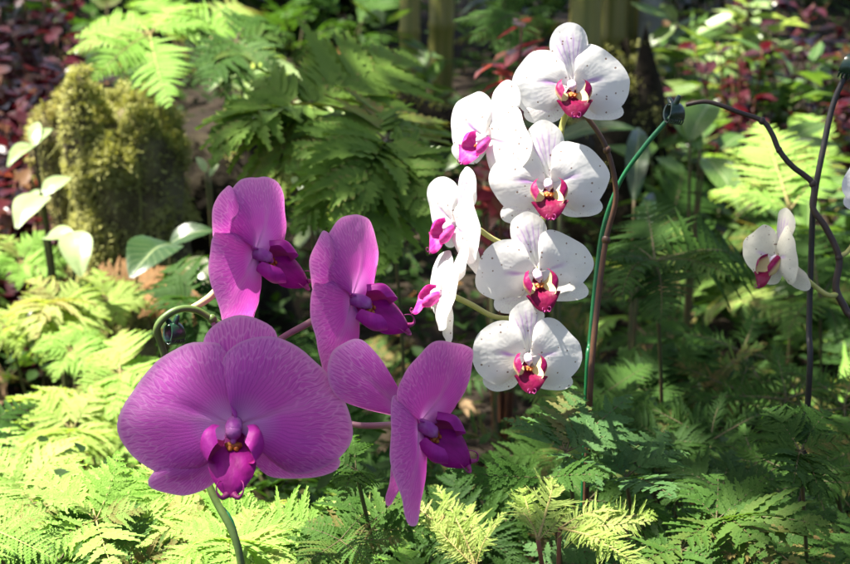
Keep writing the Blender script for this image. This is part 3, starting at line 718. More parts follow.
LABNEAR = [('pale feathery fern on the sunlit near bank under the purple orchid', 'sunlit ferns of the near bank'), ('dark toothed fern on the shaded near bank below the white orchid', 'shaded ferns of the near bank')]
# ferns one can point to
hero_fern((386, 140, 1.755), [(300, 214, 1.654), (338, 236, 1.638), (378, 254, 1.622), (412, 222, 1.654), (446, 182, 1.716), (286, 176, 1.716), (440, 142, 1.794), (330, 112, 1.872), (400, 92, 1.950)], 'fan', 'tipped', 'large dark green fern with downward spread lacy fronds behind the purple orchid', 1.25)
hero_fern((300, 108, 1.950), [(222, 132, 1.872), (216, 168, 1.833), (262, 188, 1.810), (318, 160, 1.872), (384, 72, 2.067), (250, 84, 2.028), (330, 78, 2.067), (430, 64, 2.145)], 'fan', 'tipped', 'dark green feathery fern beside the mossy stump, spreading left', 1.2)
hero_fern((655, 262, 1.640), [(648, 190, 1.760), (728, 282, 1.584), (708, 240, 1.720), (604, 262, 1.600), (612, 226, 1.720), (606, 300, 1.560), (676, 306, 1.536), (746, 262, 1.760)], 'shield', 'dark', 'dark green fern with broad triangular fronds right of the green stake', 1.35)
hero_fern((566, 452, 1.085), [(638, 388, 1.134), (584, 386, 1.148), (536, 398, 1.134), (500, 418, 1.106), (600, 480, 1.022, .8), (636, 434, 1.106)], 'oak', 'blue', 'bluish green lobed fern below the lowest white flower', 1.2)
hero_fern((548, 478, 1.050), [(446, 476, 1.022, .7), (612, 474, 1.008, .8), (598, 452, 1.050, .8)], 'oak', 'mid', 'small green fern with single sunlit frond pointing left under the white flowers', 1.0)
hero_fern((626, 478, 1.120), [(660, 416, 1.176), (690, 452, 1.134), (616, 424, 1.162), (662, 500, 1.050), (596, 440, 1.134)], 'oak', 'blue', 'bluish lobed fern in shade right of the lowest white flower', 1.25)
hero_fern((716, 520, 1.050), [(776, 478, 1.064), (812, 500, 1.022), (846, 528, 1.008), (722, 462, 1.106), (672, 486, 1.078), (676, 548, 0.994), (770, 560, 0.966), (812, 566, 0.966)], 'oak', 'mid', 'mid green fern of toothed spreading fronds at the lower right corner', 1.05)
hero_fern((700, 396, 1.95), [(694, 330, 2.05), (716, 420, 1.85), (640, 352, 2.0), (760, 340, 2.0), (786, 410, 1.9), (640, 420, 1.88)], 'spruce', 'mid', 'mid green narrow feathered fern in right shade below the cream flower', 1.6)
hero_fern((742, 352, 2.1), [(786, 428, 1.95), (700, 332, 2.15), (820, 372, 2.05), (650, 336, 2.1), (764, 300, 2.2)], 'spruce', 'dark', 'arching dark green fern beneath the cream flower at right', 1.7)
hero_fern((476, 568, 1.113), [(410, 488, 1.137), (436, 500, 1.152), (420, 520, 1.120), (502, 510, 1.113), (470, 496, 1.160), (452, 480, 1.142)], 'spruce', 'yell', 'yellow green spiky sunlit fern below the lowest purple flower', 1.9, stem_mat='rstem')
hero_fern((538, 540, 1.001), [(508, 474, 1.050), (548, 476, 1.050), (576, 506, 1.022), (520, 500, 1.029)], 'spruce', 'yell', 'yellow green spiky fern with curled brown tips at bottom centre', 2.0, stem_mat='rstem')
hero_fern((560, 528, 1.008), [(650, 534, 0.994), (664, 558, 0.966), (620, 508, 1.022), (662, 512, 1.022), (610, 556, 0.966)], 'spruce', 'yell', 'yellow green fern on red brown branching stem at the bottom edge', 2.1, stem_mat='rstem', foot=(at(500, 620, .98).x, at(500, 620, .98).y, .36))
hero_fern((150, 34, 2.7), [(78, 28, 2.75), (70, 46, 2.65), (96, 84, 2.6), (160, 96, 2.55), (214, 28, 2.7), (262, 14, 2.75), (206, 6, 2.8), (124, 8, 2.85)], 'shield', 'lime', 'sunlit pale fern arching over the top of mossy stump', 1.3)
hero_fern((236, 40, 2.6), [(196, 90, 2.5), (238, 100, 2.5), (288, 74, 2.55), (300, 30, 2.65), (184, 60, 2.55), (260, 2, 2.75)], 'oak', 'mid', 'bright toothed fern hanging between stump and dark feathery fern', 1.2)
hero_fern((520, 14, 2.6), [(470, 46, 2.5), (500, 58, 2.5), (536, 44, 2.55), (452, 20, 2.6), (560, 10, 2.6)], 'lacy', 'mid', 'soft green fern drooping in front of the bamboo at the top', 1.1)
hero_fern((790, 210, 2.4), [(752, 122, 2.55), (780, 118, 2.6), (836, 158, 2.5), (700, 180, 2.5), (738, 196, 2.4)], 'shield', 'lime', 'sunlit yellowish fern standing behind the zigzag spike', 1.2)
hero_fern((820, 300, 2.2), [(850, 240, 2.3), (806, 228, 2.35), (768, 274, 2.25), (870, 290, 2.2), (850, 330, 2.1), (790, 340, 2.1)], 'shield', 'mid', 'broad mid green fern behind the dark stake at right', 1.3)
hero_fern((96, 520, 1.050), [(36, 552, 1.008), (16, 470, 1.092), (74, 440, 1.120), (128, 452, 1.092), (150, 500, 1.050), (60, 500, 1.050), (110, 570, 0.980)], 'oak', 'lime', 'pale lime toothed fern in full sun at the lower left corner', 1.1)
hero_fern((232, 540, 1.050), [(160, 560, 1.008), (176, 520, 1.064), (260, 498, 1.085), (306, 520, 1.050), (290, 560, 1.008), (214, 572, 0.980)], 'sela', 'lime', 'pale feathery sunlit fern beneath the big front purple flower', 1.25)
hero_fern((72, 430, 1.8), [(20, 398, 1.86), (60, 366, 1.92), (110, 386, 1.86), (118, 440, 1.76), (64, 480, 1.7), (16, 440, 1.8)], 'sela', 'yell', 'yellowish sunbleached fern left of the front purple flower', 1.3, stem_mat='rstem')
hero_fern((356, 470, 1.050), [(320, 448, 1.064), (336, 500, 1.015), (374, 486, 1.022), (346, 436, 1.092)], 'oak', 'mid', 'small bright fern between the front and lowest purple flowers', 1.1)
hero_fern((340, 540, 1.050), [(290, 520, 1.064), (310, 566, 0.994), (372, 504, 1.078), (400, 540, 1.022), (366, 570, 0.994)], 'lacy', 'mid', 'fine leaved green fern at the bottom edge below the middle purple flower', 1.25)

# more ferns of the near bank
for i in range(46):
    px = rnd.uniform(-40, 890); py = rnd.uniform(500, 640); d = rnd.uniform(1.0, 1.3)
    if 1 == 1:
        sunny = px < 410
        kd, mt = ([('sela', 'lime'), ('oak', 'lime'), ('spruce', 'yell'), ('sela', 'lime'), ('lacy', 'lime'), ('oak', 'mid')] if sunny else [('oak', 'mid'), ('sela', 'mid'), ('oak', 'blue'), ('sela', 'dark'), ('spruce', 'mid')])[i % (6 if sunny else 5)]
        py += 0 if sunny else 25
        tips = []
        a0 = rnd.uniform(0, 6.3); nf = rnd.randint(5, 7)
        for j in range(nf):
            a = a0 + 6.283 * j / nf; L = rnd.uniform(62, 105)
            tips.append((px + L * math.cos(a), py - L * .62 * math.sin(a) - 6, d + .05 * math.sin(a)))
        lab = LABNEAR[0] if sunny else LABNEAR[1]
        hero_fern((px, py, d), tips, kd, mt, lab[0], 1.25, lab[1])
hero_fern((60, 306, 2.25), [(12, 300, 2.2), (30, 276, 2.3), (84, 276, 2.3), (112, 312, 2.2), (60, 344, 2.1), (20, 336, 2.12)], 'sela', 'yell', 'yellowing fern in full sun below the drooping sapling', 1.3, stem_mat='rstem')
hero_fern((120, 372, 1.9), [(84, 350, 1.95), (120, 330, 2.0), (160, 352, 1.95), (166, 386, 1.85), (120, 410, 1.8), (76, 396, 1.85)], 'sela', 'lime', 'bright fern just left of the large front flower', 1.3)
hero_fern((196, 300, 2.0), [(150, 290, 2.0), (176, 262, 2.1), (226, 276, 2.1), (240, 320, 1.95), (190, 346, 1.9), (156, 328, 1.9)], 'sela', 'dark', 'dark fern behind the bent purple orchid spike', 1.3)
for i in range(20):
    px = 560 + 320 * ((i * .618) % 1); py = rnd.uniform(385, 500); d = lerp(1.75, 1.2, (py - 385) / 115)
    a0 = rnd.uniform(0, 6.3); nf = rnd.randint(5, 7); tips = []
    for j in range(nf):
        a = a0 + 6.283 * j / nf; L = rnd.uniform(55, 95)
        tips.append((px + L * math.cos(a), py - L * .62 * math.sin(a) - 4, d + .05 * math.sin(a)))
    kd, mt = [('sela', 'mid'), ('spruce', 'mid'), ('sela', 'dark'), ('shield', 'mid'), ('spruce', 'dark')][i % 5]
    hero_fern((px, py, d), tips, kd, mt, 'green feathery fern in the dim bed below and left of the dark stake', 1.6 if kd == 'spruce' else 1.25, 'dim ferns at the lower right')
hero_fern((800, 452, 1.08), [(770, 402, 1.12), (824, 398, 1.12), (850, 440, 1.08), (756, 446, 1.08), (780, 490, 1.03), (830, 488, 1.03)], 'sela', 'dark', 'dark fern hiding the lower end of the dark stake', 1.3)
for i, (px, py, d) in enumerate([(20, 262, 2.6), (104, 300, 2.35), (176, 306, 2.3), (8, 330, 2.2), (140, 286, 2.5), (70, 350, 2.1)]):
    a0 = rnd.uniform(0, 6.3); tips = []
    for j in range(7):
        a = a0 + 6.283 * j / 7; L = rnd.uniform(36, 58)
        tips.append((px + L * math.cos(a), py - L * .6 * math.sin(a) - 4, d + .05 * math.sin(a)))
    hero_fern((px, py, d), tips, 'sela', ['lime', 'yell', 'brown', 'yell', 'brown', 'lime'][i], ['small sunlit fern below the sapling at the left edge', 'small yellow fern at the foot of the mossy stump', 'withered tan fern just above the bent orchid spike', 'small yellow fern at the left edge level with the spike clip', 'withered tan fern against the base of the mossy stump', 'small sunlit fern between the yellow ferns at left'][i], 1.3)
# filler ferns, by the part of the bed they grow in
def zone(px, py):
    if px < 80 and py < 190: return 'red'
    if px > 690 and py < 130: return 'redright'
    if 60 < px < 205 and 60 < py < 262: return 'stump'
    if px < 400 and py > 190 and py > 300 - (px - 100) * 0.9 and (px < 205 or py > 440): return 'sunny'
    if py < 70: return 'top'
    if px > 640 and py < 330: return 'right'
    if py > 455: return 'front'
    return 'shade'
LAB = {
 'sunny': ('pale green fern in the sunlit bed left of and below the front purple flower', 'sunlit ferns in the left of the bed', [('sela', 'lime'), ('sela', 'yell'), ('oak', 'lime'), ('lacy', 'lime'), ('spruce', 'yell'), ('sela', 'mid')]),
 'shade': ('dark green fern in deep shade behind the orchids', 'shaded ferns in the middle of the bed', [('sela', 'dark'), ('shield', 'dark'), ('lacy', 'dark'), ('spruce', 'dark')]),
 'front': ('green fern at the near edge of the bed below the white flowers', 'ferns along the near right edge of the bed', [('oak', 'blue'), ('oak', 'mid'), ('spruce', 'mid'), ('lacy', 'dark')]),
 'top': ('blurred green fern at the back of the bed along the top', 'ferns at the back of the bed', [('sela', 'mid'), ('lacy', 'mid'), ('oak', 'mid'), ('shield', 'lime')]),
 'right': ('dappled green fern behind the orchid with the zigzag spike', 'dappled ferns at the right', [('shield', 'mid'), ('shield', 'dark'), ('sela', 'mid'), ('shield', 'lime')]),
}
SZ = {'sunny': 0.21, 'shade': 0.25, 'front': 0.24, 'top': 0.38, 'right': 0.30}
y = 1.22
while y < 6.6:
    step = lerp(0.12, 0.36, sstep(1.2, 5.5, y))
    half = 0.26 * y + 0.22
    x = -half + rnd.uniform(0, step)
    while x < half:
        X = x + rnd.uniform(-.35, .35) * step; Y = y + rnd.uniform(-.4, .4) * step
        p = pix(Vector((X, Y, gz(X, Y) + .17)))
        z = zone(p[0], p[1])
        if z in LAB and not (200 < p[0] < 470 and 60 < p[1] < 300 and p[2] < 2.75) and not (570 < p[0] < 780 and 170 < p[1] < 330 and p[2] < 2.1) and not (p[1] < 75 and (385 < p[0] < 465 or 560 < p[0] < 670)) and not (430 < p[0] < 520 and 90 < p[1] < 260) and not (430 < p[0] < 640 and 90 < p[1] < 340 and rnd.random() < .6) and not (z == 'top' and rnd.random() < .05) and not (z == 'shade' and rnd.random() < .52):
            lab, grp, sp = LAB[z]
            kd, mt = sp[rnd.randrange(len(sp))]
            sz = SZ[z] * rnd.uniform(.75, 1.2) * (0.72 if p[2] < 1.6 else 1.0)
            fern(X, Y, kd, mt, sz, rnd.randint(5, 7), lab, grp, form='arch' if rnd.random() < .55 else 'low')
        x += step
    y += step * 0.92

# low plants that cover the soil, litter --------------------------------------
def small_leaf(mb, p, L, w, az, el, roll, tint, curl=0.0):
    d = Vector((math.cos(az) * math.cos(el), math.sin(az) * math.cos(el), math.sin(el)))
    s = d.cross(Vector((0, 0, 1)));
    if s.length < .05: s = Vector((1, 0, 0))
    s.normalize(); n = s.cross(d); s2 = s * math.cos(roll) + n * math.sin(roll); n2 = s2.cross(d)
    q = [(0, 0, 0), (.28, .85, .10), (.62, .9, .06), (1, 0, -.05)]
    i0 = mb.add(p, (0.5, 0), tint); 
    c1 = mb.add(p + d * (L * .33) + n2 * (L * -.02), (.5, .3), tint); c2 = mb.add(p + d * (L * .66) + n2 * (curl * L * .3), (.5, .6), tint)
    e = mb.add(p + d * L + n2 * (curl * L), (.5, 1), tint)
    for sg in (-1, 1):
        a = mb.add(p + d * (L * .30) + s2 * (sg * w * .45) + n2 * (w * .10), (0, .3), tint); b = mb.add(p + d * (L * .66) + s2 * (sg * w * .40) + n2 * (w * .10 + curl * L * .3), (0, .6), tint)
        f = [(i0, a, c1), (c1, a, b, c2), (c2, b, e)]
        for k in f: mb.face(*(k if sg < 0 else k[::-1]))
mb = MB()
for i in range(17000):
    Y = .9 + 5.9 * rnd.random() ** 1.3; X = rnd.uniform(-1, 1) * (0.26 * Y + .3)
    if noise.noise(Vector((X * 3, Y * 3, 7))) < -0.12: continue
    small_leaf(mb, Vector((X, Y, gz(X, Y) + rnd.random() ** 2 * .14)), rnd.uniform(.016, .046) * min(1, .25 + Y * .3), rnd.uniform(.010, .022) * min(1, .25 + Y * .3), rnd.uniform(0, 6.3), rnd.uniform(-.4, .8), rnd.uniform(-.6, .6), rnd.random())
tag(mb.build('ground_cover', M['cover']), 'low carpet of small green leaves on dark soil between ferns', 'ground cover', kind='stuff')
mb = MB()
for i in range(1100):
    if i < 700:
        q = ground_at(rnd.gauss(92, 48), rnd.gauss(292, 32), .05); X, Y = q.x, q.y
    else:
        Y = 1.2 + 5.0 * rnd.random(); X = rnd.uniform(-1, 1) * (.26 * Y + .3)
    small_leaf(mb, Vector((X, Y, gz(X, Y) + rnd.random() * (.10 if i < 700 else .04))), rnd.uniform(.03, .085), rnd.uniform(.014, .04), rnd.uniform(0, 6.3), rnd.uniform(-.6, .5), rnd.uniform(-1, 1), rnd.random(), rnd.uniform(-.5, .5))
tag(mb.build('leaf_litter', M['dry']), 'dry tan fallen leaves on the ground below the mossy stump', 'leaf litter', kind='stuff')

# mossy stump -----------------------------------------------------------------
def moss_tufts(mb, P, Nn, n, rd, s0=.004, s1=.011):
    for _ in range(n):
        az = rd.uniform(0, 6.3)
        d = (Nn + Vector((rd.uniform(-1, 1), rd.uniform(-1, 1), rd.uniform(-1, .6))) * .9).normalized()
        p = P + Vector((rd.uniform(-1, 1), rd.uniform(-1, 1), rd.uniform(-1, 1))) * .008
        small_leaf(mb, p, rd.uniform(s0, s1), rd.uniform(.002, .0045), math.atan2(d.y, d.x), math.asin(max(-1, min(1, d.z))), rd.uniform(-1, 1), rd.random(), rd.uniform(-.4, .4))
def stump(base, prof, label, seed, nmoss, density=1.0, cols=40, dark_side=None):
    """prof: (height, radius x, radius y, shift x)"""
    rd = random.Random(seed)
    t = thing('tree_stump', base, label, 'tree stump')
    C = catmull([(h, a, b) for h, a, b, s in prof], 26); S = catmull([(s, 0, 0) for *_, s in prof], 26)
    rows = []
    for i, (c, s) in enumerate(zip(C, S)):
        row = []
        for j in range(cols):
            a = 2 * math.pi * j / cols
            k = 1 + .34 * noise.noise(Vector((math.cos(a) * 1.6, math.sin(a) * 1.6, c.x * 5 + seed))) + .10 * noise.noise(Vector((math.cos(a) * 5, math.sin(a) * 5, c.x * 9 + seed)))
            row.append(Vector((s.x + c.y * k * math.cos(a), c.z * k * math.sin(a), c.x + (.03 + .09 * sstep(14, 26, i)) * noise.noise(Vector((math.cos(a) * 2.2, math.sin(a) * 2.2, seed + 2))))))
        rows.append(row)
    mb = MB(); idx = mb.grid(rows, closed=True); mb.face(*idx[-1])
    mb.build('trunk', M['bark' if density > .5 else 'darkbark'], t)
    mm = MB(); n = 0
    while n < nmoss:
        i = rd.randrange(len(rows) - 1); j = rd.randrange(cols)
        P = rows[i][j].lerp(rows[i + 1][j], rd.random()).lerp(rows[i][(j + 1) % cols], rd.random())
        Nn = (rows[i][(j + 1) % cols] - rows[i][j - 1]).cross(rows[i + 1][j] - rows[i][j]).normalized()
        m = noise.noise(P * 11 + Vector((seed, 0, 0))) + .45 * noise.noise(P * 30) + (0.25 if i > 20 else 0)
        n += 1
        if m < 0.22 - .25 * density and rd.random() > .12 * density: continue
        P = P + Nn * max(0, m) * .028
        moss_tufts(mm, P, Nn, 6, rd, .003, .005 + .008 * rd.random())
    for _ in range(int(nmoss * .22 * density)):
        j = rd.randrange(cols); P = rows[-1][j].lerp(Vector((rows[-1][0].x * .5 + rows[-1][cols // 2].x * .5, 0, rows[-1][0].z)), rd.random())
        moss_tufts(mm, P, Vector((0, 0, 1)), 5, rd)
    for _ in range(int(26 * density)):
        j = rd.randrange(cols); i = rd.randint(6, 24); P = rows[i][j]; o_ = Vector((P.x, P.y, 0)).normalized()
        L = rd.uniform(.04, .15)
        mm.tube([P, P + o_ * .012 - Vector((0, 0, L * .5)), P + o_ * rd.uniform(0, .02) - Vector((rd.uniform(-.02, .02), 0, L))], [.0016, .0012, .0006], 4, seg=5, tint=rd.random() * .4)
    tag(mm.build('moss', M['moss'], t), kind='stuff')
    return t
g = at(140, 290, 2.85)
stump(Vector((g.x, g.y, 0)), [(-.02, .15, .14, 0), (.06, .12, .12, 0), (.16, .09, .10, -.01), (.28, .082, .09, -.015), (.37, .092, .09, -.02), (.42, .088, .085, -.02), (.44, .06, .06, -.02)], 'moss covered tree stump lit from above at upper left', 3, 12000)
g = at(76, 190, 3.0)
stump(Vector((g.x - .0, g.y, 0)), [(-.02, .05, .05, .04), (.12, .045, .04, .02), (.26, .04, .04, -.01), (.36, .045, .04, -.03), (.39, .03, .03, -.03)], 'narrow leaning mossy post of dead wood left of the big stump', 8, 1500, cols=18)
g = at(228, 230, 3.0)
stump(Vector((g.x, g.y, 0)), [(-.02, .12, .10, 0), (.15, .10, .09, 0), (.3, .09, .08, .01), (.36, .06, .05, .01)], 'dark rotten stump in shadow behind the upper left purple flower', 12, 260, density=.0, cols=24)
g = at(620, 130, 3.6)
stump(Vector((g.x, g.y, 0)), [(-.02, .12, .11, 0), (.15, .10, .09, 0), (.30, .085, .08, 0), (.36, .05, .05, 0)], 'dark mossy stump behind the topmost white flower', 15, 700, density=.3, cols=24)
# fallen mossy log
t = thing('fallen_log', ground_at(470, 130, .05), 'mossy fallen log in the shade behind the dark feathery ferns', 'log')
b0 = t.location; mb = MB(); pts = [at(372, 84, 2.75) - b0, at(410, 112, 2.72) - b0, at(452, 128, 2.72) - b0, at(520, 134, 2.78) - b0, at(580, 150, 2.9) - b0]
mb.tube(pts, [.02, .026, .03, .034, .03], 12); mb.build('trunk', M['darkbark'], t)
mm = MB(); rd = random.Random(4); C = catmull(pts, 60)
for _ in range(420):
    c = C[rd.randrange(60)]; a = rd.uniform(0, 6.3); n = Vector((.2, math.cos(a), abs(math.sin(a))))
    if noise.noise(c * 14 + n) > -.1: moss_tufts(mm, c + n.normalized() * .028, n, 3, rd)
tag(mm.build('moss', M['moss'], t), kind='stuff')

# bamboo stems at the back -------------------------------------------------------
def m_bamboo():
    t = NT('bamboo'); z = t.sep(t.obj())
    st = t.noise(t.comb(t.math('MULTIPLY', z[0], 60.0), t.math('MULTIPLY', z[1], 60.0), t.math('MULTIPLY', z[2], 1.5)), 1.0, 3)
    c = t.ramp(st, [(0.3, (0.10, 0.11, 0.02)), (0.5, (0.16, 0.155, 0.03)), (0.7, (0.24, 0.19, 0.05))])
    return t.finish(c, 0.45, 0, None, 0.4, bump=st, bstr=.3)
M['bamboo'] = m_bamboo()
M['greypole'] = m_plain('grey_bark', (0.15, 0.15, 0.13), (0.24, 0.24, 0.21), 14, 0.8, 0, .2, .6, .01)
def cane(px, d, r, hgt, mat, label, name='bamboo_cane', cat='bamboo', grp=None):
    b = ground_at(px, 40, .0); q = at(px, 60, d); b = Vector((q.x, q.y, 0))
    t = thing(name, b, label, cat, grp); mb = MB()
    P = [(0, 0, -.05)]; rad = []
    z = 0
    while z < hgt:
        for dz, k in ((0, 1.0), (.012, 1.12), (.024, 1.0), (.20, .98)):
            P.append((r * .3 * math.sin(z * 1.3 + px), 0, z + dz)); rad.append(r * k)
        z += .24
    mb.tube(P, [r] + rad, 12, smooth=False)
    mb.build('stem', mat, t); return t
for i, (px, d, r) in enumerate([(412, 4.6, .026), (440, 4.7, .034), (588, 4.4, .040), (612, 4.5, .034), (632, 4.55, .024)]):
    cane(px, d, r, 3.2, M['bamboo'], ['thin olive bamboo cane, leftmost at the top edge', 'thick olive bamboo cane left of the topmost white flower', 'thick yellow green bamboo cane above the topmost white flower', 'yellow green bamboo cane between two others at top', 'thin brownish bamboo cane beside the grey trunk'][i], grp='bamboo canes at the back')
b = at(647, 60, 4.5); t = thing('tree', Vector((b.x, b.y, 0)), 'slender smooth grey tree trunk right of the bamboo canes', 'tree')
mb = MB(); mb.tube([(0, 0, -.05), (.004, 0, .6), (-.01, .01, 1.6), (.0, .02, 3.4)], [.034, .028, .024, .02], 12); mb.build('trunk', M['greypole'], t)
mb = MB()
for _ in range(420):
    p = Vector((rnd.gauss(0, .28), rnd.gauss(.02, .28), 3.3 + rnd.gauss(0, .22)))
    small_leaf(mb, p, rnd.uniform(.06, .12), rnd.uniform(.03, .05), rnd.uniform(0, 6.3), rnd.uniform(-.9, .3), rnd.uniform(-.7, .7), rnd.random())
mb.build('crown', M['broad'], t)

# leafy plants -------------------------------------------------------------------
def bush(px, py, d, rx, ry, hgt, n, ll, lw, mat, label, cat, group=None, name='shrub', seed=0, lo=3):
    rd = random.Random(seed + int(px * 3 + py)); q = at(px, py, d)
    t = thing(name, Vector((q.x, q.y, gz(q.x, q.y))), label, cat, group)
    mb = MB(); ms = MB()
    ns = max(4, n // 16)
    for k in range(ns):
        a = rd.uniform(0, 6.3); rr = math.sqrt(rd.random())
        top = Vector((rx * rr * math.cos(a), ry * rr * math.sin(a), hgt * rd.uniform(.55, 1.05)))
        pts = [(top.x * .25, top.y * .25, -.02), (top.x * .6, top.y * .6, top.z * .5), tuple(top)]
        ms.tube(pts, [.004, .003, .0015], 5, seg=8)
        C = catmull(pts, 12)
        for j in range(n // ns):
            c = C[rd.randint(lo, 12)]
            small_leaf(mb, c + Vector((rd.uniform(-1, 1), rd.uniform(-1, 1), rd.uniform(-.5, .5))) * .012, rd.uniform(.7, 1.25) * ll, rd.uniform(.8, 1.2) * lw, rd.uniform(0, 6.3), rd.uniform(-.5, .6), rd.uniform(-.5, .5), rd.random(), rd.uniform(-.25, .1))
    ms.build('stem', M['rstem'] if 'red' in mat else M['fstem'], t)
    mb.build('foliage', M[mat], t)
    return t
k = 0
for (px, py, d, rx, hg, n) in [(-6, 205, 2.8, .08, .2, 90), (10, 60, 3.9, .16, .34, 150), (50, 40, 4.1, .16, .36, 150), (20, 120, 3.5, .15, .32, 170), (62, 100, 3.6, .13, .30, 130), (-10, 190, 3.1, .13, .27, 150), (42, 190, 3.1, .13, .26, 150)  , (-30, 110, 3.6, .15, .32, 130), (30, 10, 4.8, .2, .4, 170)]:
    bush(px, py + 40, d, rx, rx, hg, n, .055, .034, 'red', 'dark red leaved plant in the shade left of mossy stump', 'red plant', 'red leaved plants at the left', name='foliage_plant', seed=k); k += 1
for (px, py, d, rx, hg, n) in [(700, 105, 3.8, .12, .26, 120), (745, 90, 4.0, .15, .32, 150), (830, 60, 4.3, .15, .34, 150), (868, 110, 3.8, .12, .30, 120), (775, 55, 4.7, .18, .38, 150)]:
    bush(px, py + 40, d, rx, rx, hg, n, .05, .03, 'red', 'wine red leaved plant at upper right behind the zigzag spike', 'red plant', 'red leaved plants at the right', name='foliage_plant', seed=k); k += 1
bush(503, 361, 2.6, .06, .05, .62, 110, .045, .026, 'redbright', 'bright red leaved plant left of the topmost white flower', 'red plant', name='foliage_plant', seed=k, lo=8)

# plants with a few big leaves
def leafy(base_px, leaves, mat, label, cat='plant', stemmat='fstem', w=.42):
    """leaves: (attach px,py,d), (tip px,py,d)"""
    q = at(*base_px); b = Vector((q.x, q.y, 0)); t = thing('broadleaf_plant', b, label, cat)
    for i, (a, e) in enumerate(leaves):
        A_, E_ = at(*a) - b, at(*e) - b
        mb = MB(); mid = Vector((lerp(0, A_.x, .45), lerp(0, A_.y, .4), A_.z * .62)); mb.tube([(0, 0, -.01), mid, A_], [.0035, .003, .002], 6); mb.build('stem', M[stemmat], t)
        mb = MB(); d = E_ - A_; L = d.length * (.78 if mat == 'broadpale' else .92); d.normalize()
        s = d.cross(Vector((0, 0, 1)) - FWD * .5).normalized(); n = s.cross(d); rows = []
        for j in range(13):
            u = j / 12; ww = L * w * .5 * (math.sin(math.pi * (u * .96 + .02)) ** .75) * (1.25 - .5 * u)
            c = A_ + d * (L * u) + n * (.10 * L * math.sin(u * 3.0) - .12 * L * u * u)
            rows.append([c + s * (ww * v) + n * (abs(v) * ww * .22 + .03 * L * noise.noise(Vector((u * 4, v * 2, i + px_seed(base_px))))) for v in (-1, -.6, -.25, 0, .25, .6, 1)])
        mb.grid(rows, tint=.3 + .1 * (i % 5)); mb.build('leaf', M[mat], t)
    return t
def px_seed(b): return b[0] * .37
leafy((58, 210, 2.5), [((34, 146, 2.5), (2, 152, 2.45)), ((34, 146, 2.5), (0, 166, 2.42)), ((34, 146, 2.5), (38, 112, 2.55)), ((34, 146, 2.5), (58, 120, 2.55))], 'broadpale', 'small sapling with three pale sunlit leaves left of the stump', w=.34)
leafy((60, 250, 2.4), [((44, 196, 2.4), (78, 168, 2.45)), ((44, 196, 2.4), (8, 230, 2.3)), ((40, 190, 2.4), (20, 214, 2.4))], 'broadpale', 'yellow green sapling with drooping leaves below the small sapling', w=.5)
leafy((66, 290, 2.3), [((44, 238, 2.35), (84, 236, 2.3)), ((74, 232, 2.32), (82, 284, 2.25))], 'broadpale', 'plant with white sunlit hanging leaf at the stump foot', w=.55)
leafy((168, 300, 2.2), [((172, 244, 2.2), (128, 272, 2.1)), ((170, 244, 2.2), (216, 226, 2.2)), ((178, 262, 2.15), (206, 292, 2.08))], 'broaddark', 'plant with broad rounded green leaves left of the upper purple flower', w=.62)
leafy((215, 175, 2.5), [((206, 172, 2.5), (194, 152, 2.5)), ((210, 176, 2.5), (220, 160, 2.5))], 'broadpale', 'tiny pale seedling in front of the dark rotten stump', w=.5)
leafy((560, 330, 2.2), [((548, 146, 2.3), (640, 120, 2.25)), ((560, 140, 2.3), (500, 118, 2.4))], 'broaddark', 'dark strap leaved plant behind the second white flower from the top', w=.3)
leafy((632, 300, 2.3), [((634, 200, 2.35), (640, 110, 2.5)), ((640, 250, 2.3), (654, 180, 2.4))], 'broaddark', 'dark plant of upright strap leaves behind the bright green stake', w=.17)
leafy((800, 260, 2.8), [((776, 152, 2.8), (836, 116, 2.85)), ((776, 154, 2.8), (846, 140, 2.75)), ((790, 176, 2.75), (860, 168, 2.7))], 'broad', 'plant with long glossy strap leaves behind the dark stake', w=.3)
leafy((690, 250, 2.7), [((704, 158, 2.7), (742, 206, 2.6)), ((700, 150, 2.7), (668, 108, 2.75)), ((690, 140, 2.7), (716, 92, 2.8))], 'broad', 'green leaved plant under the arch of the zigzag spike', w=.4)
leafy((500, 300, 2.4), [((482, 150, 2.6), (440, 168, 2.55)), ((476, 120, 2.7), (446, 96, 2.7)), ((486, 118, 2.7), (470, 88, 2.75))], 'broad', 'shaded green leaved plant behind the left facing white flowers', w=.4)
for i, (px, py, d, mt, lb) in enumerate([(690, 40, 4.2, 'broad', 'bright bush of long leaves right of the grey trunk'), (744, 30, 4.6, 'broadpale', 'pale sunlit bush at the top edge right of the bright bush'), (800, 96, 4.0, 'broad', 'green bush among the red plants at upper right'), (340, 34, 3.4, 'broadpale', 'bright green bush above the dark feathery fern'), (290, 40, 3.8, 'broadpale', 'pale green sunlit bush at the top edge near the sunlit fern'), (380, 16, 4.2, 'broad', 'small leaved bush at the top edge left of the bamboo'), (668, 110, 3.5, 'broad', 'dappled bush right of the topmost white flower'), (850, 190, 3.0, 'broad', 'dappled bush at the right edge behind the dark stake')]):
    bush(px, py + 45, d, .14, .14, .34, 90, .10, .042, mt, lb, 'bush', seed=100 + i)
# far hedge of shrubs closing the bed
for i in range(15):
    px = -60 + i * 70 + rnd.uniform(-20, 20)
    if 350 < px < 480 or 540 < px < 680: continue
    bush(px, 10, 6.2 + rnd.uniform(-.5, .9), .34, .3, .75, 240, .13, .06, ['broaddark', 'broad', 'broaddark'][i % 3], 'blurred dark shrub in the far row along the top edge', 'shrub', 'shrubs in the far row', seed=200 + i)

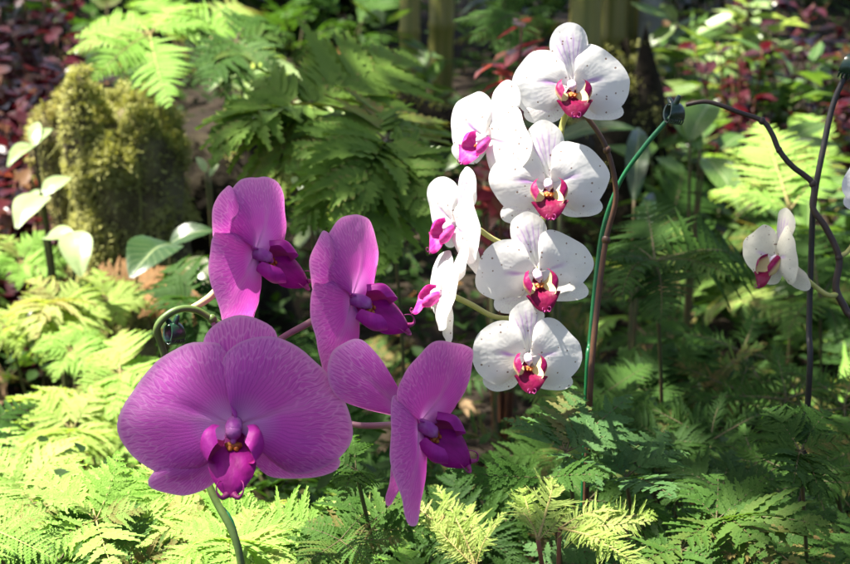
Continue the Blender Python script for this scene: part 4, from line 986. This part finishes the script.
# ------------------------------------------------------------------ unseen tree overhead: leaves and gaps laid out to place shade and sun
LIT = [  # ellipses of the bed (px, py, rx, ry, amount) that lie in sun
 (60, 400, 140, 130, 1.4), (60, 540, 180, 90, 1.2), (250, 545, 140, 60, 1.1), (90, 290, 100, 50, 1.3), (150, 350, 80, 70, .8), (360, 470, 26, 46, .9), (340, 530, 60, 40, .6),
 (455, 510, 46, 36, 1.0), (540, 505, 36, 36, 1.0), (480, 476, 44, 14, 1.0), (575, 462, 22, 18, 1.0), (620, 550, 46, 18, .95),
 (30, 150, 40, 34, .95), (50, 215, 50, 40, .9), (76, 258, 22, 34, 1.0), (130, 92, 70, 26, .9), (110, 150, 26, 70, .55), (118, 235, 40, 40, .6),
 (165, 30, 110, 32, 1.0), (240, 60, 50, 44, .7), (330, 24, 80, 40, .85), (420, 16, 70, 24, .5), (510, 56, 34, 34, .5), (40, 60, 60, 60, .25),
 (710, 24, 85, 45, 1.2), (770, 80, 110, 75, .8), (820, 40, 50, 60, .5), (700, 72, 36, 9, 1.0), (765, 150, 40, 60, .75), (710, 170, 60, 44, .5), (820, 130, 50, 24, .7), (840, 215, 40, 40, .6), (740, 215, 60, 30, .45), (620, 20, 40, 24, .3),
]
def lit(px, py):
    v = 0.0
    for (cx, cy, rx, ry, a) in LIT:
        q = ((px - cx) / (rx * 1.12)) ** 2 + ((py - cy) / (ry * 1.12)) ** 2
        if q < 1.5: v = max(v, a * (1 - sstep(.75, 1.4, q)))
    return v
FL = [(235, 410, .94, .08, .0), (250, 250, 1., .055, .8), (345, 295, .99, .06, .5), (405, 425, .96, .045, -1), (446, 372, .96, .024, -1), (440, 440, .95, .01, -1), (402, 490, .96, .012, -1),
      (571, 80, 1.08, .045, .5), (548, 180, 1.07, .04, .2), (536, 272, 1.06, .04, .15), (526, 355, 1.05, .04, .15), (480, 130, 1.09, .022, 1.0), (448, 210, 1.08, .016, 1.0), (434, 282, 1.07, .008, 1.0), (770, 255, 1.16, .05, .15), (850, 190, 1.17, .04, .6)]
FL += [(120, 150, 2.75, .13, .75), (112, 220, 2.7, .10, .75), (60, 300, 2.25, .14, 1.0), (150, 315, 2.1, .12, .9), (120, 372, 1.9, .12, .95), (820, 130, 3.0, .12, .7), (150, 34, 2.7, .17, 1.0), (200, 20, 2.75, .10, 1.0), (130, 95, 2.8, .13, .85), (30, 150, 2.5, .08, 1.0), (48, 220, 2.35, .08, 1.0), (78, 256, 2.3, .06, 1.0), (236, 60, 2.55, .10, .6), (330, 30, 3.5, .16, .6), (785, 150, 2.5, .13, .75), (690, 72, 3.3, .06, 1.0),
       (430, 500, 1.14, .045, 1.0), (465, 515, 1.12, .045, 1.0), (535, 505, 1.02, .03, 1.0), (560, 545, 1.0, .02, 1.0), (620, 545, 1.0, .022, .95), (476, 478, 1.03, .01, 1.0), (576, 462, 1.05, .0, 1.0), (90, 490, 1.1, .12, .95), (40, 540, 1.1, .12, .95), (232, 545, 1.1, .09, .95), (150, 550, 1.1, .1, .95), (72, 430, 1.8, .16, .95), (20, 380, 2.0, .14, 1.0), (355, 468, 1.05, .03, .9), (335, 535, 1.05, .04, .6),
       (420, 80, 2.1, .12, .04), (365, 90, 2.0, .10, .04), (440, 150, 1.9, .10, .02), (230, 140, 2.6, .12, .05), (372, 180, 1.72, .13, .03), (300, 130, 1.9, .10, .06), (655, 250, 1.64, .11, .03), (570, 410, 1.1, .045, .03), (720, 500, 1.05, .10, .0), (790, 520, 1.03, .10, .0), (850, 540, 1.0, .10, .0), (700, 450, 1.12, .07, .0), (780, 440, 1.1, .08, .0), (640, 440, 1.1, .05, .0), (720, 400, 1.95, .18, .02), (200, 250, 2.2, .05, .0), (700, 40, 4.0, .16, .9), (760, 60, 4.2, .2, .6), (345, 40, 3.4, .16, .95), (290, 40, 3.8, .14, .8), (744, 30, 4.6, .18, .95), (800, 96, 4.0, .14, .75), (440, 16, 4.2, .12, .4), (600, 20, 4.4, .2, .35), (850, 190, 3.0, .14, .8)]
FL = [(at(a, b, c), r, w) for a, b, c, r, w in FL]
tr = thing('tree', Vector((3.3, 2.2, 0)), 'spreading leafy tree overhanging the bed, its unseen canopy shaped for the shade', 'tree')
mb = MB(); limb = MB(); rd = random.Random(77)
limb.tube([(0, 0, -.1), (-.05, 0, 1.0), (-.2, .05, 2.2), (-.5, .1, 3.2)], [.15, .12, .10, .07], 14)
for (ex, ey, ez) in [(-4.2, .5, 3.5), (-4.3, -1.0, 3.5), (-4.0, 1.6, 3.6), (-3.6, 2.8, 3.7), (-3.0, -1.6, 3.5), (-2.4, 1.0, 3.6)]:
    limb.tube([(-.3, .05, 2.6), (ex * .45, ey * .45 + .1, 3.3), (ex, ey, ez)], [.05, .022, .006], 8)
limb.build('trunk', M['bark'], tr)
T0 = tr.location
h0 = 3.0
cnt = 0
yy = .2
G = .030
while yy < 7.4:
    hw = .30 * max(yy, .8) + .45
    xx = -hw
    while xx < hw:
        gx, gy = xx + rd.uniform(-.5, .5) * G, yy + rd.uniform(-.5, .5) * G     # where the shadow lands, at fern height
        g = Vector((gx, gy, gz(gx, gy) + .17)); p = pix(g)
        want = lit(p[0], p[1])
        n = .5 + .5 * noise.noise(Vector((gx * 9, gy * 9, 2))) + .25 * noise.noise(Vector((gx * 24, gy * 24, 5)))
        h = h0 + rd.uniform(-.35, .75); P = g + SUN * ((h - g.z) / SUN.z)
        fw = None
        for (c, r, w) in FL:
            v = c - P; q = v - SUN * v.dot(SUN)
            if q.length < r + (.05 if w > .7 else .02): fw = w if fw is None else (min(fw, w) if min(fw, w) < 0 else max(fw, w))
        keep = n > want * 1.15 - .08 + (0 if want > .02 else -1)
        if fw is not None:
            n2 = .5 + .5 * noise.noise(Vector((P.x * 22, P.y * 22, 9)))
            keep = n2 > fw * 1.1 - .05
        if keep:
            small_leaf(mb, P - T0, rd.uniform(.055, .08), rd.uniform(.04, .055), rd.uniform(0, 6.3), rd.uniform(-.35, .2), rd.uniform(-.3, .3), rd.random()); cnt += 1
        xx += G
    yy += G
print('canopy leaves', cnt)
mb.build('crown', M['broad'], tr)
